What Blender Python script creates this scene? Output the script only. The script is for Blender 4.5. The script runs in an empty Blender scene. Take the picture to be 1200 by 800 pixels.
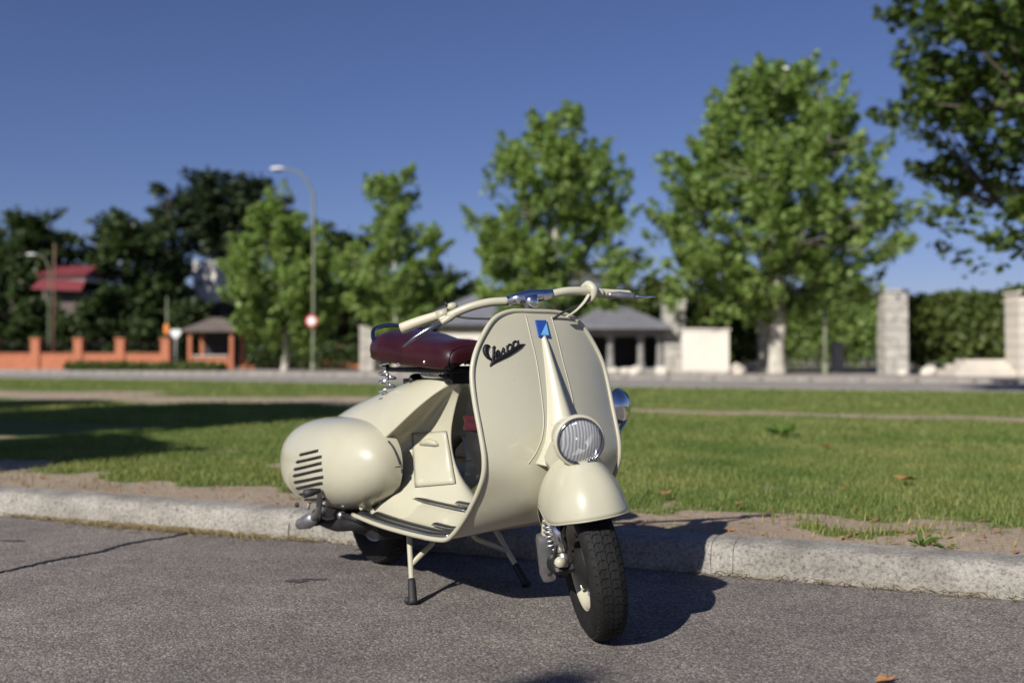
import bpy, bmesh, math, random
import numpy as np
from mathutils import Vector, Matrix
from mathutils.bvhtree import BVHTree

# ------------------------------------------------------------------ camera, light, exposure
scene = bpy.context.scene
COL = scene.collection
FPX, EYE, HZY = 1166.7, 0.735, 420.0
PITCH = math.atan((HZY - 400) / FPX)

cam_d = bpy.data.cameras.new('camera')
cam = bpy.data.objects.new('camera', cam_d)
COL.objects.link(cam)
cam.location = (0, 0, EYE)
cam.rotation_euler = (math.pi / 2 + PITCH, 0, 0)
cam_d.lens = 35.0
cam_d.sensor_width = 36.0
cam_d.clip_start = 0.05
cam_d.clip_end = 3000
cam_d.dof.use_dof = True
cam_d.dof.focus_distance = 2.78
cam_d.dof.aperture_fstop = 1.8
scene.camera = cam

SUN_EL = math.radians(32.5)
SUN_H = Vector((0.545, 0.838))            # horizontal direction the light travels
SKY_ROT = math.atan2(-SUN_H.x, -SUN_H.y)
world = bpy.data.worlds.new('World')
scene.world = world
world.use_nodes = True
nt = world.node_tree
sky = nt.nodes.new('ShaderNodeTexSky')
sky.sky_type = 'NISHITA'
sky.sun_disc = False
sky.sun_elevation = SUN_EL
sky.sun_rotation = SKY_ROT
sky.altitude = 600
sky.air_density = 1.0
sky.dust_density = 0.5
sky.ozone_density = 6.5
tint = nt.nodes.new('ShaderNodeMix'); tint.data_type = 'RGBA'; tint.blend_type = 'MULTIPLY'
tint.inputs[0].default_value = 1.0
tint.inputs[7].default_value = (1.19, .98, 1.15, 1)
nt.links.new(sky.outputs[0], tint.inputs[6])
nt.links.new(tint.outputs[2], nt.nodes['Background'].inputs[0])
nt.nodes['Background'].inputs[1].default_value = 0.052

sun_d = bpy.data.lights.new('sun', 'SUN')
sun_d.energy = 5.0
sun_d.angle = math.radians(0.55)
sun_d.color = (1.0, 0.955, 0.88)
sun = bpy.data.objects.new('sun', sun_d)
COL.objects.link(sun)
sd = Vector((SUN_H.x * math.cos(SUN_EL), SUN_H.y * math.cos(SUN_EL), -math.sin(SUN_EL)))
sun.rotation_euler = sd.to_track_quat('-Z', 'Y').to_euler()
sun.location = (-10, -15, 15)

scene.view_settings.view_transform = 'Standard'
scene.view_settings.look = 'None'
scene.view_settings.exposure = 0.30
scene.view_settings.gamma = 1.0
scene.view_settings.use_curve_mapping = False
scene.render.engine = 'CYCLES'
scene.cycles.use_denoising = True
scene.cycles.max_bounces = 6
scene.cycles.transparent_max_bounces = 6
scene.cycles.caustics_reflective = False
scene.cycles.caustics_refractive = False
scene.cycles.sample_clamp_indirect = 6.0

rng = np.random.default_rng(7)
random.seed(7)

# ------------------------------------------------------------------ materials
MATS = {}
def new_mat(name):
    m = bpy.data.materials.new(name)
    m.use_nodes = True
    n = m.node_tree
    b = n.nodes['Principled BSDF']
    MATS[name] = m
    return m, n, b

def N(n, kind, **kw):
    nd = n.nodes.new(kind)
    for k, v in kw.items():
        setattr(nd, k, v)
    return nd

def coords(n, scale=1.0, kind='Object'):
    tc = N(n, 'ShaderNodeTexCoord')
    mp = N(n, 'ShaderNodeMapping')
    mp.inputs['Scale'].default_value = (scale, scale, scale) if not isinstance(scale, tuple) else scale
    n.links.new(tc.outputs[kind], mp.inputs[0])
    return mp.outputs[0]

def noise(n, vec, scale, detail=3, rough=.6):
    t = N(n, 'ShaderNodeTexNoise')
    t.inputs['Scale'].default_value = scale
    t.inputs['Detail'].default_value = detail
    t.inputs['Roughness'].default_value = rough
    if vec is not None:
        n.links.new(vec, t.inputs['Vector'])
    return t.outputs[0]

def ramp(n, fac, stops):
    r = N(n, 'ShaderNodeValToRGB')
    e = r.color_ramp.elements
    while len(e) < len(stops):
        e.new(0.5)
    for el, (p, c) in zip(e, stops):
        el.position = p
        el.color = (*c, 1) if len(c) == 3 else c
    n.links.new(fac, r.inputs[0])
    return r.outputs[0]

def mix(n, fac, a, b, mode='MIX'):
    m = N(n, 'ShaderNodeMix', data_type='RGBA', blend_type=mode)
    for sock, v in ((m.inputs[0], fac), (m.inputs[6], a), (m.inputs[7], b)):
        if isinstance(v, bpy.types.NodeSocket):
            n.links.new(v, sock)
        elif isinstance(v, (int, float)):
            sock.default_value = v
        else:
            sock.default_value = (*v, 1)
    return m.outputs[2]

def bump(n, b, h, strength=.3, dist=.01):
    bp = N(n, 'ShaderNodeBump')
    bp.inputs['Strength'].default_value = strength
    bp.inputs['Distance'].default_value = dist
    n.links.new(h, bp.inputs['Height'])
    n.links.new(bp.outputs[0], b.inputs['Normal'])

def simple(name, col, rough=.6, metal=0.0, var=.12, vscale=6.0, bstr=0.0, bscale=60.0, coat=0.0, spec=.5):
    m, n, b = new_mat(name)
    v = coords(n)
    f = noise(n, v, vscale, 4)
    lo = tuple(max(0, c * (1 - var)) for c in col)
    hi = tuple(min(1, c * (1 + var)) for c in col)
    n.links.new(ramp(n, f, [(.3, lo), (.7, hi)]), b.inputs['Base Color'])
    b.inputs['Roughness'].default_value = rough
    b.inputs['Metallic'].default_value = metal
    b.inputs['Coat Weight'].default_value = coat
    b.inputs['Coat Roughness'].default_value = .06
    b.inputs['Specular IOR Level'].default_value = spec
    if bstr:
        bump(n, b, noise(n, v, bscale, 3), bstr, .004)
    return m

# cream enamel with faint orange peel and dust
m, n, b = new_mat('cream_paint')
v = coords(n)
base = ramp(n, noise(n, v, 3.0, 4), [(.3, (.43, .412, .312)), (.7, (.455, .437, .332))])
dust = ramp(n, noise(n, v, 38.0, 5, .7), [(.60, (0, 0, 0)), (.78, (1, 1, 1))])
chip = ramp(n, noise(n, v, 120.0, 2, .5), [(.745, (0, 0, 0)), (.765, (.6, .6, .6))])
grime = ramp(n, noise(n, v, 2.2, 5, .65), [(.45, (1, 1, 1)), (.75, (.90, .88, .84))])
base = mix(n, 1.0, base, grime, 'MULTIPLY')
base = mix(n, mix(n, .04, (0, 0, 0), dust), base, (.33, .29, .22))
n.links.new(mix(n, chip, base, (.16, .13, .10)), b.inputs['Base Color'])
n.links.new(ramp(n, noise(n, v, 9.0, 4), [(.3, (.32, .32, .32)), (.75, (.42, .42, .42))]), b.inputs['Roughness'])
b.inputs['Coat Weight'].default_value = .85
b.inputs['Coat Roughness'].default_value = .02
b.inputs['Specular IOR Level'].default_value = .35
bump(n, b, noise(n, v, 160.0, 2), .04, .002)

simple('cream_grip', (.47, .43, .32), .55, var=.06, bstr=.1)
simple('chrome', (.72, .73, .75), .14, 1.0, var=.06, vscale=30)
simple('dull_metal', (.36, .36, .37), .40, .85, var=.2, vscale=30, bstr=.1, bscale=150)
simple('dark_chrome', (.30, .31, .36), .16, 1.0, var=.1)
simple('black_rubber', (.017, .017, .018), .62, var=.3, vscale=40, bstr=.15, bscale=300)
simple('tyre_rubber', (.013, .0128, .0125), .72, var=.35, vscale=30, bstr=.2, bscale=220, spec=.22)
simple('engine_black', (.018, .018, .018), .55, .3, var=.5, vscale=20, bstr=.3, bscale=60)
simple('emblem_black', (.008, .0075, .009), .5, var=.1, spec=.25)
simple('badge_blue', (.022, .07, .30), .25, var=.1, coat=.5)
simple('badge_light_blue', (.16, .42, .74), .25, var=.08, coat=.5)
simple('badge_silver', (.55, .56, .58), .25, .9, var=.05)
simple('strap_maroon', (.050, .006, .010), .4, var=.2)
simple('black_strip', (.012, .012, .016), .38, var=.2)
simple('lamp_reflector', (.82, .82, .83), .36, .55, var=.03)

# maroon leatherette
m, n, b = new_mat('maroon_leather')
v = coords(n)
n.links.new(ramp(n, noise(n, v, 7, 4), [(.3, (.022, .0036, .0055)), (.7, (.034, .0058, .0078))]), b.inputs['Base Color'])
n.links.new(ramp(n, noise(n, v, 14, 4), [(.3, (.27, .27, .27)), (.7, (.40, .40, .40))]), b.inputs['Roughness'])
vor = N(n, 'ShaderNodeTexVoronoi')
vor.inputs['Scale'].default_value = 260
n.links.new(v, vor.inputs[0])
bump(n, b, vor.outputs[0], .12, .002)

# ribbed headlamp glass
m, n, b = new_mat('lens_glass')
v = coords(n)
wv = N(n, 'ShaderNodeTexWave', bands_direction='Y')
wv.inputs['Scale'].default_value = 42
wv.inputs['Distortion'].default_value = 1.5
n.links.new(v, wv.inputs[0])
tp = N(n, 'ShaderNodeBsdfTransparent')
n.links.new(ramp(n, wv.outputs[0], [(.2, (.80, .81, .82)), (.7, (.98, .98, .98))]), tp.inputs[0])
gl = N(n, 'ShaderNodeBsdfGlossy'); gl.inputs['Roughness'].default_value = .05
bp = N(n, 'ShaderNodeBump'); bp.inputs['Strength'].default_value = .4; bp.inputs['Distance'].default_value = .003
n.links.new(wv.outputs[0], bp.inputs['Height']); n.links.new(bp.outputs[0], gl.inputs['Normal'])
fr = N(n, 'ShaderNodeFresnel'); fr.inputs[0].default_value = 1.5
ms = N(n, 'ShaderNodeMixShader')
n.links.new(fr.outputs[0], ms.inputs[0]); n.links.new(tp.outputs[0], ms.inputs[1]); n.links.new(gl.outputs[0], ms.inputs[2])
df = N(n, 'ShaderNodeBsdfDiffuse'); df.inputs[0].default_value = (.80, .81, .82, 1)
m2 = N(n, 'ShaderNodeMixShader')
n.links.new(ramp(n, wv.outputs[0], [(.2, (.10, .10, .10)), (.8, (.27, .27, .27))]), m2.inputs[0])
n.links.new(ms.outputs[0], m2.inputs[1]); n.links.new(df.outputs[0], m2.inputs[2])
n.links.new(m2.outputs[0], n.nodes['Material Output'].inputs[0])

# asphalt: aggregate speckle, patches, wear
m, n, b = new_mat('asphalt')
v = coords(n)
big = noise(n, v, .9, 5)
mid = noise(n, v, 6.0, 5)
vo = N(n, 'ShaderNodeTexVoronoi')
vo.inputs['Scale'].default_value = 190
vo.inputs['Randomness'].default_value = 1.0
n.links.new(v, vo.inputs[0])
sep = N(n, 'ShaderNodeSeparateColor')
n.links.new(vo.outputs['Color'], sep.inputs[0])
stone = ramp(n, sep.outputs[0], [(.0, (.130, .118, .107)), (.45, (.212, .193, .177)), (.8, (.270, .247, .227)), (1, (.43, .40, .365))])
gap = ramp(n, vo.outputs['Distance'], [(.35, (1, 1, 1)), (.8, (.52, .51, .50))])
c = mix(n, 1.0, stone, gap, 'MULTIPLY')
c = mix(n, 1.0, c, ramp(n, mid, [(.3, (.80, .80, .82)), (.7, (1.12, 1.10, 1.08))]), 'MULTIPLY')
c = mix(n, 1.0, c, ramp(n, big, [(.3, (.78, .78, .80)), (.7, (1.20, 1.17, 1.14))]), 'MULTIPLY')
st = noise(n, coords(n, (2.2, 3.5, 1)), 1.3, 4)
c = mix(n, ramp(n, st, [(.68, (0, 0, 0)), (.80, (.45, .45, .45))]), c, (.035, .032, .032))
n.links.new(c, b.inputs['Base Color'])
b.inputs['Roughness'].default_value = .88
b.inputs['Specular IOR Level'].default_value = .25
hh = N(n, 'ShaderNodeMath', operation='SUBTRACT')
n.links.new(sep.outputs[1], hh.inputs[0])
n.links.new(vo.outputs['Distance'], hh.inputs[1])
bump(n, b, hh.outputs[0], .6, .003)

simple('far_asphalt', (.27, .24, .222), .9, var=.18, vscale=.7)
simple('stain', (.060, .054, .050), .7, var=.35, vscale=60, bstr=.3, bscale=160)
simple('tar', (.012, .012, .013), .6, var=.3, vscale=30, bstr=.4, bscale=80)

# rough granite / concrete kerb
m, n, b = new_mat('kerb_stone')
v = coords(n)
oi = N(n, 'ShaderNodeObjectInfo')
f1 = noise(n, v, 85, 4, .7)
f2 = noise(n, v, 7, 5)
c = ramp(n, f1, [(.33, (.13, .125, .115)), (.46, (.29, .28, .26)), (.62, (.38, .365, .335))])
c = mix(n, 1.0, c, ramp(n, f2, [(.28, (.55, .53, .50)), (.62, (1.02, 1.0, .97))]), 'MULTIPLY')
c = mix(n, 1.0, c, ramp(n, oi.outputs['Random'], [(0, (.9, .9, .9)), (1, (1.06, 1.05, 1.03))]), 'MULTIPLY')
n.links.new(c, b.inputs['Base Color'])
b.inputs['Roughness'].default_value = .9
bump(n, b, noise(n, v, 60, 5, .7), .9, .012)

# lawn: soil and turf blended by a mask stored on the mesh
m, n, b = new_mat('lawn')
v = coords(n)
at_ = N(n, 'ShaderNodeAttribute', attribute_name='soil')
soil = ramp(n, noise(n, v, 40, 5, .7), [(.3, (.27, .210, .155)), (.5, (.385, .310, .235)), (.75, (.48, .40, .315))])
soil = mix(n, 1.0, soil, ramp(n, noise(n, v, 2.2, 4), [(.3, (.84, .80, .78)), (.7, (1.08, 1.06, 1.04))]), 'MULTIPLY')
turf = ramp(n, noise(n, v, 5, 6, .7), [(.25, (.075, .110, .024)), (.5, (.125, .165, .040)), (.75, (.21, .21, .072))])
fine = N(n, 'ShaderNodeMath', operation='ADD')
n.links.new(at_.outputs['Fac'], fine.inputs[0])
fn = N(n, 'ShaderNodeMath', operation='MULTIPLY_ADD')
n.links.new(noise(n, v, 22, 4, .7), fn.inputs[0]); fn.inputs[1].default_value = .7; fn.inputs[2].default_value = -.35
n.links.new(fn.outputs[0], fine.inputs[1])
n.links.new(mix(n, ramp(n, fine.outputs[0], [(.42, (0, 0, 0)), (.62, (1, 1, 1))]), turf, soil), b.inputs['Base Color'])
b.inputs['Roughness'].default_value = .95
b.inputs['Specular IOR Level'].default_value = .15
bump(n, b, noise(n, v, 70, 5, .7), .8, .015)

def leaf_mat(name, lo, hi, trans=.35, rough=.5):
    m, n, b = new_mat(name)
    g = N(n, 'ShaderNodeNewGeometry')
    oi = N(n, 'ShaderNodeObjectInfo')
    c = ramp(n, g.outputs['Random Per Island'], [(.0, lo), (.55, tuple((a + d) / 2 for a, d in zip(lo, hi))), (1.0, hi)])
    n.links.new(c, b.inputs['Base Color'])
    b.inputs['Roughness'].default_value = rough
    b.inputs['Specular IOR Level'].default_value = .35
    tr = N(n, 'ShaderNodeBsdfTranslucent')
    n.links.new(mix(n, 1.0, c, (1.15, 1.25, .55), 'MULTIPLY'), tr.inputs[0])
    ms = N(n, 'ShaderNodeMixShader')
    ms.inputs[0].default_value = trans
    n.links.new(b.outputs[0], ms.inputs[1]); n.links.new(tr.outputs[0], ms.inputs[2])
    n.links.new(ms.outputs[0], n.nodes['Material Output'].inputs[0])
    return m
gm = leaf_mat('grass_blade', (.115, .165, .036), (.265, .295, .098), .40, .6)
n = gm.node_tree
v = coords(n)
rr_ = [q for q in n.nodes if q.type == 'VALTORGB'][0]
pt = ramp(n, noise(n, v, 1.1, 5, .65), [(.34, (.55, .74, .55)), (.48, (.95, 1.0, .95)), (.62, (1.40, 1.20, 1.3)), (.74, (1.85, 1.45, 1.7))])
mx = mix(n, 1.0, rr_.outputs[0], pt, 'MULTIPLY')
n.links.new(mx, n.nodes['Principled BSDF'].inputs['Base Color'])
MATS['grass_blade'] = gm
leaf_mat('dry_straw', (.28, .20, .09), (.52, .42, .22), .25, .7)
leaf_mat('plane_leaf', (.138, .222, .060), (.355, .455, .155), .45, .45)
leaf_mat('plane_leaf_deep', (.055, .095, .022), (.130, .180, .045), .32, .45)
leaf_mat('dark_leaf', (.030, .054, .018), (.080, .115, .036), .25, .5)
leaf_mat('pine_needle', (.020, .036, .018), (.052, .075, .030), .15, .55)
leaf_mat('hedge_leaf', (.060, .095, .024), (.150, .185, .052), .30, .5)
leaf_mat('fallen_leaf', (.30, .13, .05), (.48, .27, .12), .15, .7)
leaf_mat('weed_leaf', (.06, .12, .02), (.15, .25, .05), .3, .45)

simple('bark_pale', (.43, .40, .34), .85, var=.28, vscale=3.0, bstr=.5, bscale=18)
simple('bark_mid', (.17, .155, .125), .9, var=.3, vscale=3.0, bstr=.5, bscale=18)
simple('bark_dark', (.09, .07, .055), .9, var=.3, vscale=4.0, bstr=.5, bscale=18)
simple('shaded_stone', (.20, .195, .185), .9, var=.3, vscale=2.4, bstr=.6, bscale=9)  # darker copy of the rough stone: the pavilion's shade put into the colour
simple('rough_stone', (.38, .36, .32), .9, var=.35, vscale=2.4, bstr=.6, bscale=9)
simple('dressed_stone', (.56, .51, .44), .85, var=.10, vscale=1.2, bstr=.3, bscale=14)
simple('stucco_white', (.66, .62, .55), .85, var=.07, vscale=1.0, bstr=.2, bscale=20)
simple('brick_orange', (.40, .145, .075), .9, var=.16, vscale=5.0, bstr=.3, bscale=12)
simple('slate_roof', (.15, .15, .172), .8, var=.16, vscale=2.0, bstr=.4, bscale=8)
simple('red_roof', (.17, .026, .032), .75, var=.2, vscale=1.6, bstr=.3, bscale=8)
simple('brown_roof', (.125, .10, .088), .85, var=.2, vscale=2.0, bstr=.4, bscale=8)
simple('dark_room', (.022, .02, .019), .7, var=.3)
simple('window_glass', (.03, .035, .045), .1, var=.2)
simple('pole_green', (.17, .19, .12), .55, .2, var=.12)
simple('pole_rust', (.15, .085, .06), .8, var=.2)
simple('lamp_white', (.68, .68, .66), .4, var=.04)
simple('sign_red', (.52, .03, .035), .4, var=.06)
simple('sign_white', (.74, .74, .73), .45, var=.04)
simple('signal_orange', (.70, .22, .03), .5, var=.05)
simple('metal_grey', (.25, .25, .26), .55, .3, var=.12)
simple('pavement_pink', (.31, .265, .235), .9, var=.12, vscale=.8)
simple('far_ground', (.17, .16, .10), .95, var=.25, vscale=.2)
simple('hill_green', (.030, .046, .020), .95, var=.3, vscale=.15)

# ------------------------------------------------------------------ mesh helpers
class G:
    """collects vertices and faces of ONE mesh"""
    def __init__(s):
        s.v, s.f, s.n = [], [], 0
    def add(s, v, f):
        v = np.asarray(v, float).reshape(-1, 3)
        s.f.extend([tuple(int(i) + s.n for i in q) for q in f])
        s.v.append(v); s.n += len(v)
        return s
    def verts(s):
        return np.concatenate(s.v) if s.v else np.zeros((0, 3))
    def xf(s, fn):
        s.v = [fn(s.verts())]
        return s

def obj(name, g, mat, parent=None, smooth=True, angle=None, **props):
    me = bpy.data.meshes.new(name)
    if isinstance(g, G):
        me.from_pydata([tuple(p) for p in g.verts()], [], g.f)
    else:
        v, f = g
        me.from_pydata([tuple(p) for p in v], [], [tuple(int(i) for i in q) for q in f])
    me.update()
    me.materials.append(MATS[mat])
    if smooth:
        me.polygons.foreach_set('use_smooth', [True] * len(me.polygons))
        if angle:
            me.set_sharp_from_angle(angle=math.radians(angle))
    o = bpy.data.objects.new(name, me)
    COL.objects.link(o)
    if parent is not None:
        o.parent = parent
    for k, v in props.items():
        o[k] = v
    return o

def raw_mesh(name, verts, faces, mat, parent=None, smooth=False):
    """fast mesh from numpy arrays, faces all of one size"""
    me = bpy.data.meshes.new(name)
    k = faces.shape[1]
    me.vertices.add(len(verts)); me.vertices.foreach_set('co', verts.astype(np.float32).ravel())
    me.loops.add(faces.size); me.loops.foreach_set('vertex_index', faces.astype(np.int32).ravel())
    me.polygons.add(len(faces))
    me.polygons.foreach_set('loop_start', np.arange(0, faces.size, k, dtype=np.int32))
    me.polygons.foreach_set('loop_total', np.full(len(faces), k, dtype=np.int32))
    me.update(calc_edges=True)
    if smooth:
        me.polygons.foreach_set('use_smooth', [True] * len(faces))
    me.materials.append(MATS[mat])
    o = bpy.data.objects.new(name, me)
    COL.objects.link(o)
    if parent is not None:
        o.parent = parent
    return o

def empty(name, loc, label, cat, group=None, rz=0.0):
    o = bpy.data.objects.new(name, None)
    o.empty_display_size = .1
    o.location = loc
    o.rotation_euler = (0, 0, rz)
    COL.objects.link(o)
    tag(o, label, cat, group)
    return o

def tag(o, label, cat, group=None):
    o['label'] = label; o['category'] = cat
    if group: o['group'] = group
    return o

def struct(o):
    o['kind'] = 'structure'
    return o

def catmull(pts, n):
    pts = np.asarray(pts, float)
    P = np.vstack([2 * pts[0] - pts[1], pts, 2 * pts[-1] - pts[-2]])
    out = []
    for i in range(1, len(P) - 2):
        t = np.linspace(0, 1, n, endpoint=False)[:, None]
        a, b_, c_, d_ = P[i - 1], P[i], P[i + 1], P[i + 2]
        out.append(.5 * (2 * b_ + (c_ - a) * t + (2 * a - 5 * b_ + 4 * c_ - d_) * t ** 2 + (3 * b_ - a - 3 * c_ + d_) * t ** 3))
    out.append(pts[-1:])
    return np.vstack(out)

def tube(path, rad, seg=10, cap=True, flat=1.0):
    """swept tube; rad scalar or per point"""
    path = np.asarray(path, float)
    m_ = len(path)
    rad = np.full(m_, rad) if np.isscalar(rad) else np.asarray(rad, float)
    if len(rad) != m_:
        rad = np.interp(np.linspace(0, 1, m_), np.linspace(0, 1, len(rad)), rad)
    tan = np.gradient(path, axis=0)
    tan /= np.linalg.norm(tan, axis=1)[:, None] + 1e-12
    ref = np.array([0, 0, 1.0]) if abs(tan[0][2]) < .9 else np.array([1.0, 0, 0])
    u = np.cross(ref, tan[0]); u /= np.linalg.norm(u)
    V = []
    for i in range(m_):
        u = u - tan[i] * (u @ tan[i]); u /= np.linalg.norm(u) + 1e-12
        w = np.cross(tan[i], u)
        a = np.linspace(0, 2 * np.pi, seg, endpoint=False)
        V.append(path[i] + rad[i] * (np.cos(a)[:, None] * u + flat * np.sin(a)[:, None] * w))
    V = np.vstack(V)
    Fc = []
    for i in range(m_ - 1):
        for j in range(seg):
            k = (j + 1) % seg
            Fc.append((i * seg + j, i * seg + k, (i + 1) * seg + k, (i + 1) * seg + j))
    if cap:
        Fc.append(tuple(range(seg))[::-1]); Fc.append(tuple(range((m_ - 1) * seg, m_ * seg)))
    return V, Fc

def grid(P, closed_u=False, closed_v=False):
    """P[nu][nv] points"""
    P = np.asarray(P, float)
    nu, nv = P.shape[:2]
    Fc = []
    for i in range(nu if closed_u else nu - 1):
        for j in range(nv if closed_v else nv - 1):
            i2, j2 = (i + 1) % nu, (j + 1) % nv
            Fc.append((i * nv + j, i2 * nv + j, i2 * nv + j2, i * nv + j2))
    return P.reshape(-1, 3), Fc

def lathe(profile, seg=32, axis='y', center=(0, 0, 0), closed=False):
    """profile: (r, h) pairs, h along the axis"""
    pr = np.asarray(profile, float)
    a = np.linspace(0, 2 * np.pi, seg, endpoint=False)
    P = np.zeros((seg, len(pr), 3))
    c_, s_ = np.cos(a)[:, None] * pr[:, 0], np.sin(a)[:, None] * pr[:, 0]
    hh_ = np.repeat(pr[None, :, 1], seg, 0)
    if axis == 'y': P[..., 0], P[..., 2], P[..., 1] = c_, s_, hh_
    elif axis == 'x': P[..., 1], P[..., 2], P[..., 0] = c_, s_, hh_
    else: P[..., 0], P[..., 1], P[..., 2] = c_, s_, hh_
    v, f = grid(P, True, closed)
    return v + np.asarray(center, float), f

def box(x0, x1, y0, y1, z0, z1, bev=0.0):
    if bev <= 0:
        v = [(x, y, z) for z in (z0, z1) for y in (y0, y1) for x in (x0, x1)]
        return np.array(v, float), [(0, 2, 3, 1), (4, 5, 7, 6), (0, 1, 5, 4), (2, 6, 7, 3), (0, 4, 6, 2), (1, 3, 7, 5)]
    bm = bmesh.new()
    bmesh.ops.create_cube(bm, size=1)
    bmesh.ops.scale(bm, verts=bm.verts, vec=(x1 - x0, y1 - y0, z1 - z0))
    bmesh.ops.translate(bm, verts=bm.verts, vec=((x0 + x1) / 2, (y0 + y1) / 2, (z0 + z1) / 2))
    bmesh.ops.bevel(bm, geom=bm.edges[:], offset=bev, segments=2, profile=.6, affect='EDGES')
    bm.verts.index_update()
    v = np.array([q.co[:] for q in bm.verts]); f = [tuple(q.index for q in fc.verts) for fc in bm.faces]
    bm.free()
    return v, f

def ray(px, py):
    """direction through a pixel of the 1200x800 photograph"""
    d = Vector(((px - 600) / FPX, 1.0, (400 - py) / FPX))
    return (Matrix.Rotation(PITCH, 3, 'X') @ d).normalized()

def at(px, d, z=0.0):
    return np.array([(px - 600) / FPX * d, d, z])

def zat(py, d):
    return EYE + (HZY - py) / FPX * d

def pnoise(x, y, seed=0, octaves=4, f0=1.0):
    """value noise on arrays, 0..1"""
    out = np.zeros_like(x, dtype=float); amp, tot = 1.0, 0
    for o_ in range(octaves):
        r_ = np.random.default_rng(seed * 31 + o_)
        T = r_.random((64, 64))
        fx, fy = x * f0 * 2 ** o_ + 17.3 * o_, y * f0 * 2 ** o_ + 5.1 * o_
        ix, iy = np.floor(fx).astype(int), np.floor(fy).astype(int)
        tx, ty = fx - ix, fy - iy
        tx, ty = tx * tx * (3 - 2 * tx), ty * ty * (3 - 2 * ty)
        g_ = lambda a, b_: T[a % 64, b_ % 64]
        out += amp * ((g_(ix, iy) * (1 - tx) + g_(ix + 1, iy) * tx) * (1 - ty) + (g_(ix, iy + 1) * (1 - tx) + g_(ix + 1, iy + 1) * tx) * ty)
        tot += amp; amp *= .55
    return out / tot

# ------------------------------------------------------------------ the setting: ground, roads, kerbs, lawn
KR, NR = np.array([.9238, -.383]), np.array([.383, .9238])     # along the near kerb / away from the camera
K2, N2 = np.array([.885, -.465]), np.array([.465, .885])       # the road beyond the lawn
N0 = 3.407
def kp(a, n_, z=0.0): return np.array([*(a * KR + n_ * NR), z])
def k2(a, n_, z=0.0): return np.array([*(a * K2 + n_ * N2), z])

a_ = np.linspace(0, 2 * np.pi, 48, endpoint=False)
gv = np.vstack([[[0, 40, -.06]], np.c_[np.cos(a_) * 1500, np.sin(a_) * 1500 + 40, np.full(48, -.06)]])
struct(obj('ground', (gv, [(0, i + 1, (i + 1) % 48 + 1) for i in range(48)]), 'far_ground', smooth=False))

road = G(); road.add([kp(-60, N0 + .1), kp(-60, -30), kp(40, -30), kp(40, N0 + .1)], [(0, 1, 2, 3)])
road = struct(obj('road', road, 'asphalt', smooth=False))
# sealed crack in the asphalt: a thin raised tar strip
def ground_px(px, py, z=0.0):
    d = ray(px, py); t = (z - EYE) / d.z
    return np.array([d.x * t, d.y * t, z])
cp = np.array([ground_px(px, py) for px, py in ((-60, 683), (0, 671), (60, 657), (115, 647), (150, 637), (200, 629), (234, 621))])
cp = catmull(cp, 14)
cp[:, :2] += rng.normal(0, .004, (len(cp), 2))
w_ = .010 + .012 * rng.random(len(cp)) ** 2
tn = np.gradient(cp, axis=0)[:, :2]; tn /= np.linalg.norm(tn, axis=1)[:, None]
nn = np.c_[-tn[:, 1], tn[:, 0], np.zeros(len(cp))]
g = G(); g.add(*grid(np.stack([cp + nn * w_[:, None] + [0, 0, .001], cp + [0, 0, .005], cp - nn * w_[:, None] + [0, 0, .001]], 1)))
obj('tar_seam', g, 'tar', road)
# small dark oil spots on the asphalt
for px, py, rx, ry in ((348, 681, .045, .016), (372, 679, .05, .008), (15, 634, .06, .012)):
    c0 = ground_px(px, py); k_ = 26
    aa = np.linspace(0, 2 * np.pi, k_, endpoint=False); rr = .45 + .75 * rng.random(k_)
    vv = np.vstack([c0 + [0, 0, .003], c0 + np.c_[np.cos(aa) * rx * rr, np.sin(aa) * ry * rr * 1.6, np.full(k_, .0025)]])
    obj('oil_spot', (vv, [(0, i + 1, (i + 1) % k_ + 1) for i in range(k_)]), 'stain', road, smooth=False)

# near kerb: single stones
kerb = bpy.data.objects.new('kerb', None); COL.objects.link(kerb); struct(kerb)
SEC = [(0, -.06), (0, .02), (.002, .055), (.010, .082), (.026, .099), (.052, .107), (.11, .110), (.165, .110), (.172, .04)]
def kerb_stone(a0, a1, seed, rough=.004, name='kerb_stone'):
    na = max(3, int((a1 - a0) / .05))
    A_ = np.linspace(a0 + .001, a1 - .001, na)
    r_ = np.random.default_rng(seed)
    P = np.zeros((na, len(SEC), 3))
    for i, a in enumerate(A_):
        for j, (nn_, z) in enumerate(SEC):
            q = r_.normal(0, rough * (1 if 1 <= j <= 5 else .3), 2)
            e = .0025 if i in (0, na - 1) else 0
            P[i, j] = kp(a, N0 + nn_ + q[0] + (e if j < 5 else 0), z + q[1] * .6 - e * (j > 2))
    g = G(); g.add(*grid(P))
    m_ = len(SEC)
    g.add(P[0], [tuple(range(m_))]); g.add(P[-1], [tuple(range(m_))[::-1]])
    return obj(name, g, 'kerb_stone', kerb, angle=60)
ends = [-31.2 + 2.4 * i for i in range(14)]
ends = [e for e in ends if e < -.9] + [-.68]
for i in range(len(ends) - 1):
    kerb_stone(ends[i], ends[i + 1], i)
kerb_stone(-.68, -.605, 77, .0012, 'mortar_joint')
for i in range(8):
    kerb_stone(-.605 + 2.4 * i, -.605 + 2.4 * (i + 1), 100 + i)

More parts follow.
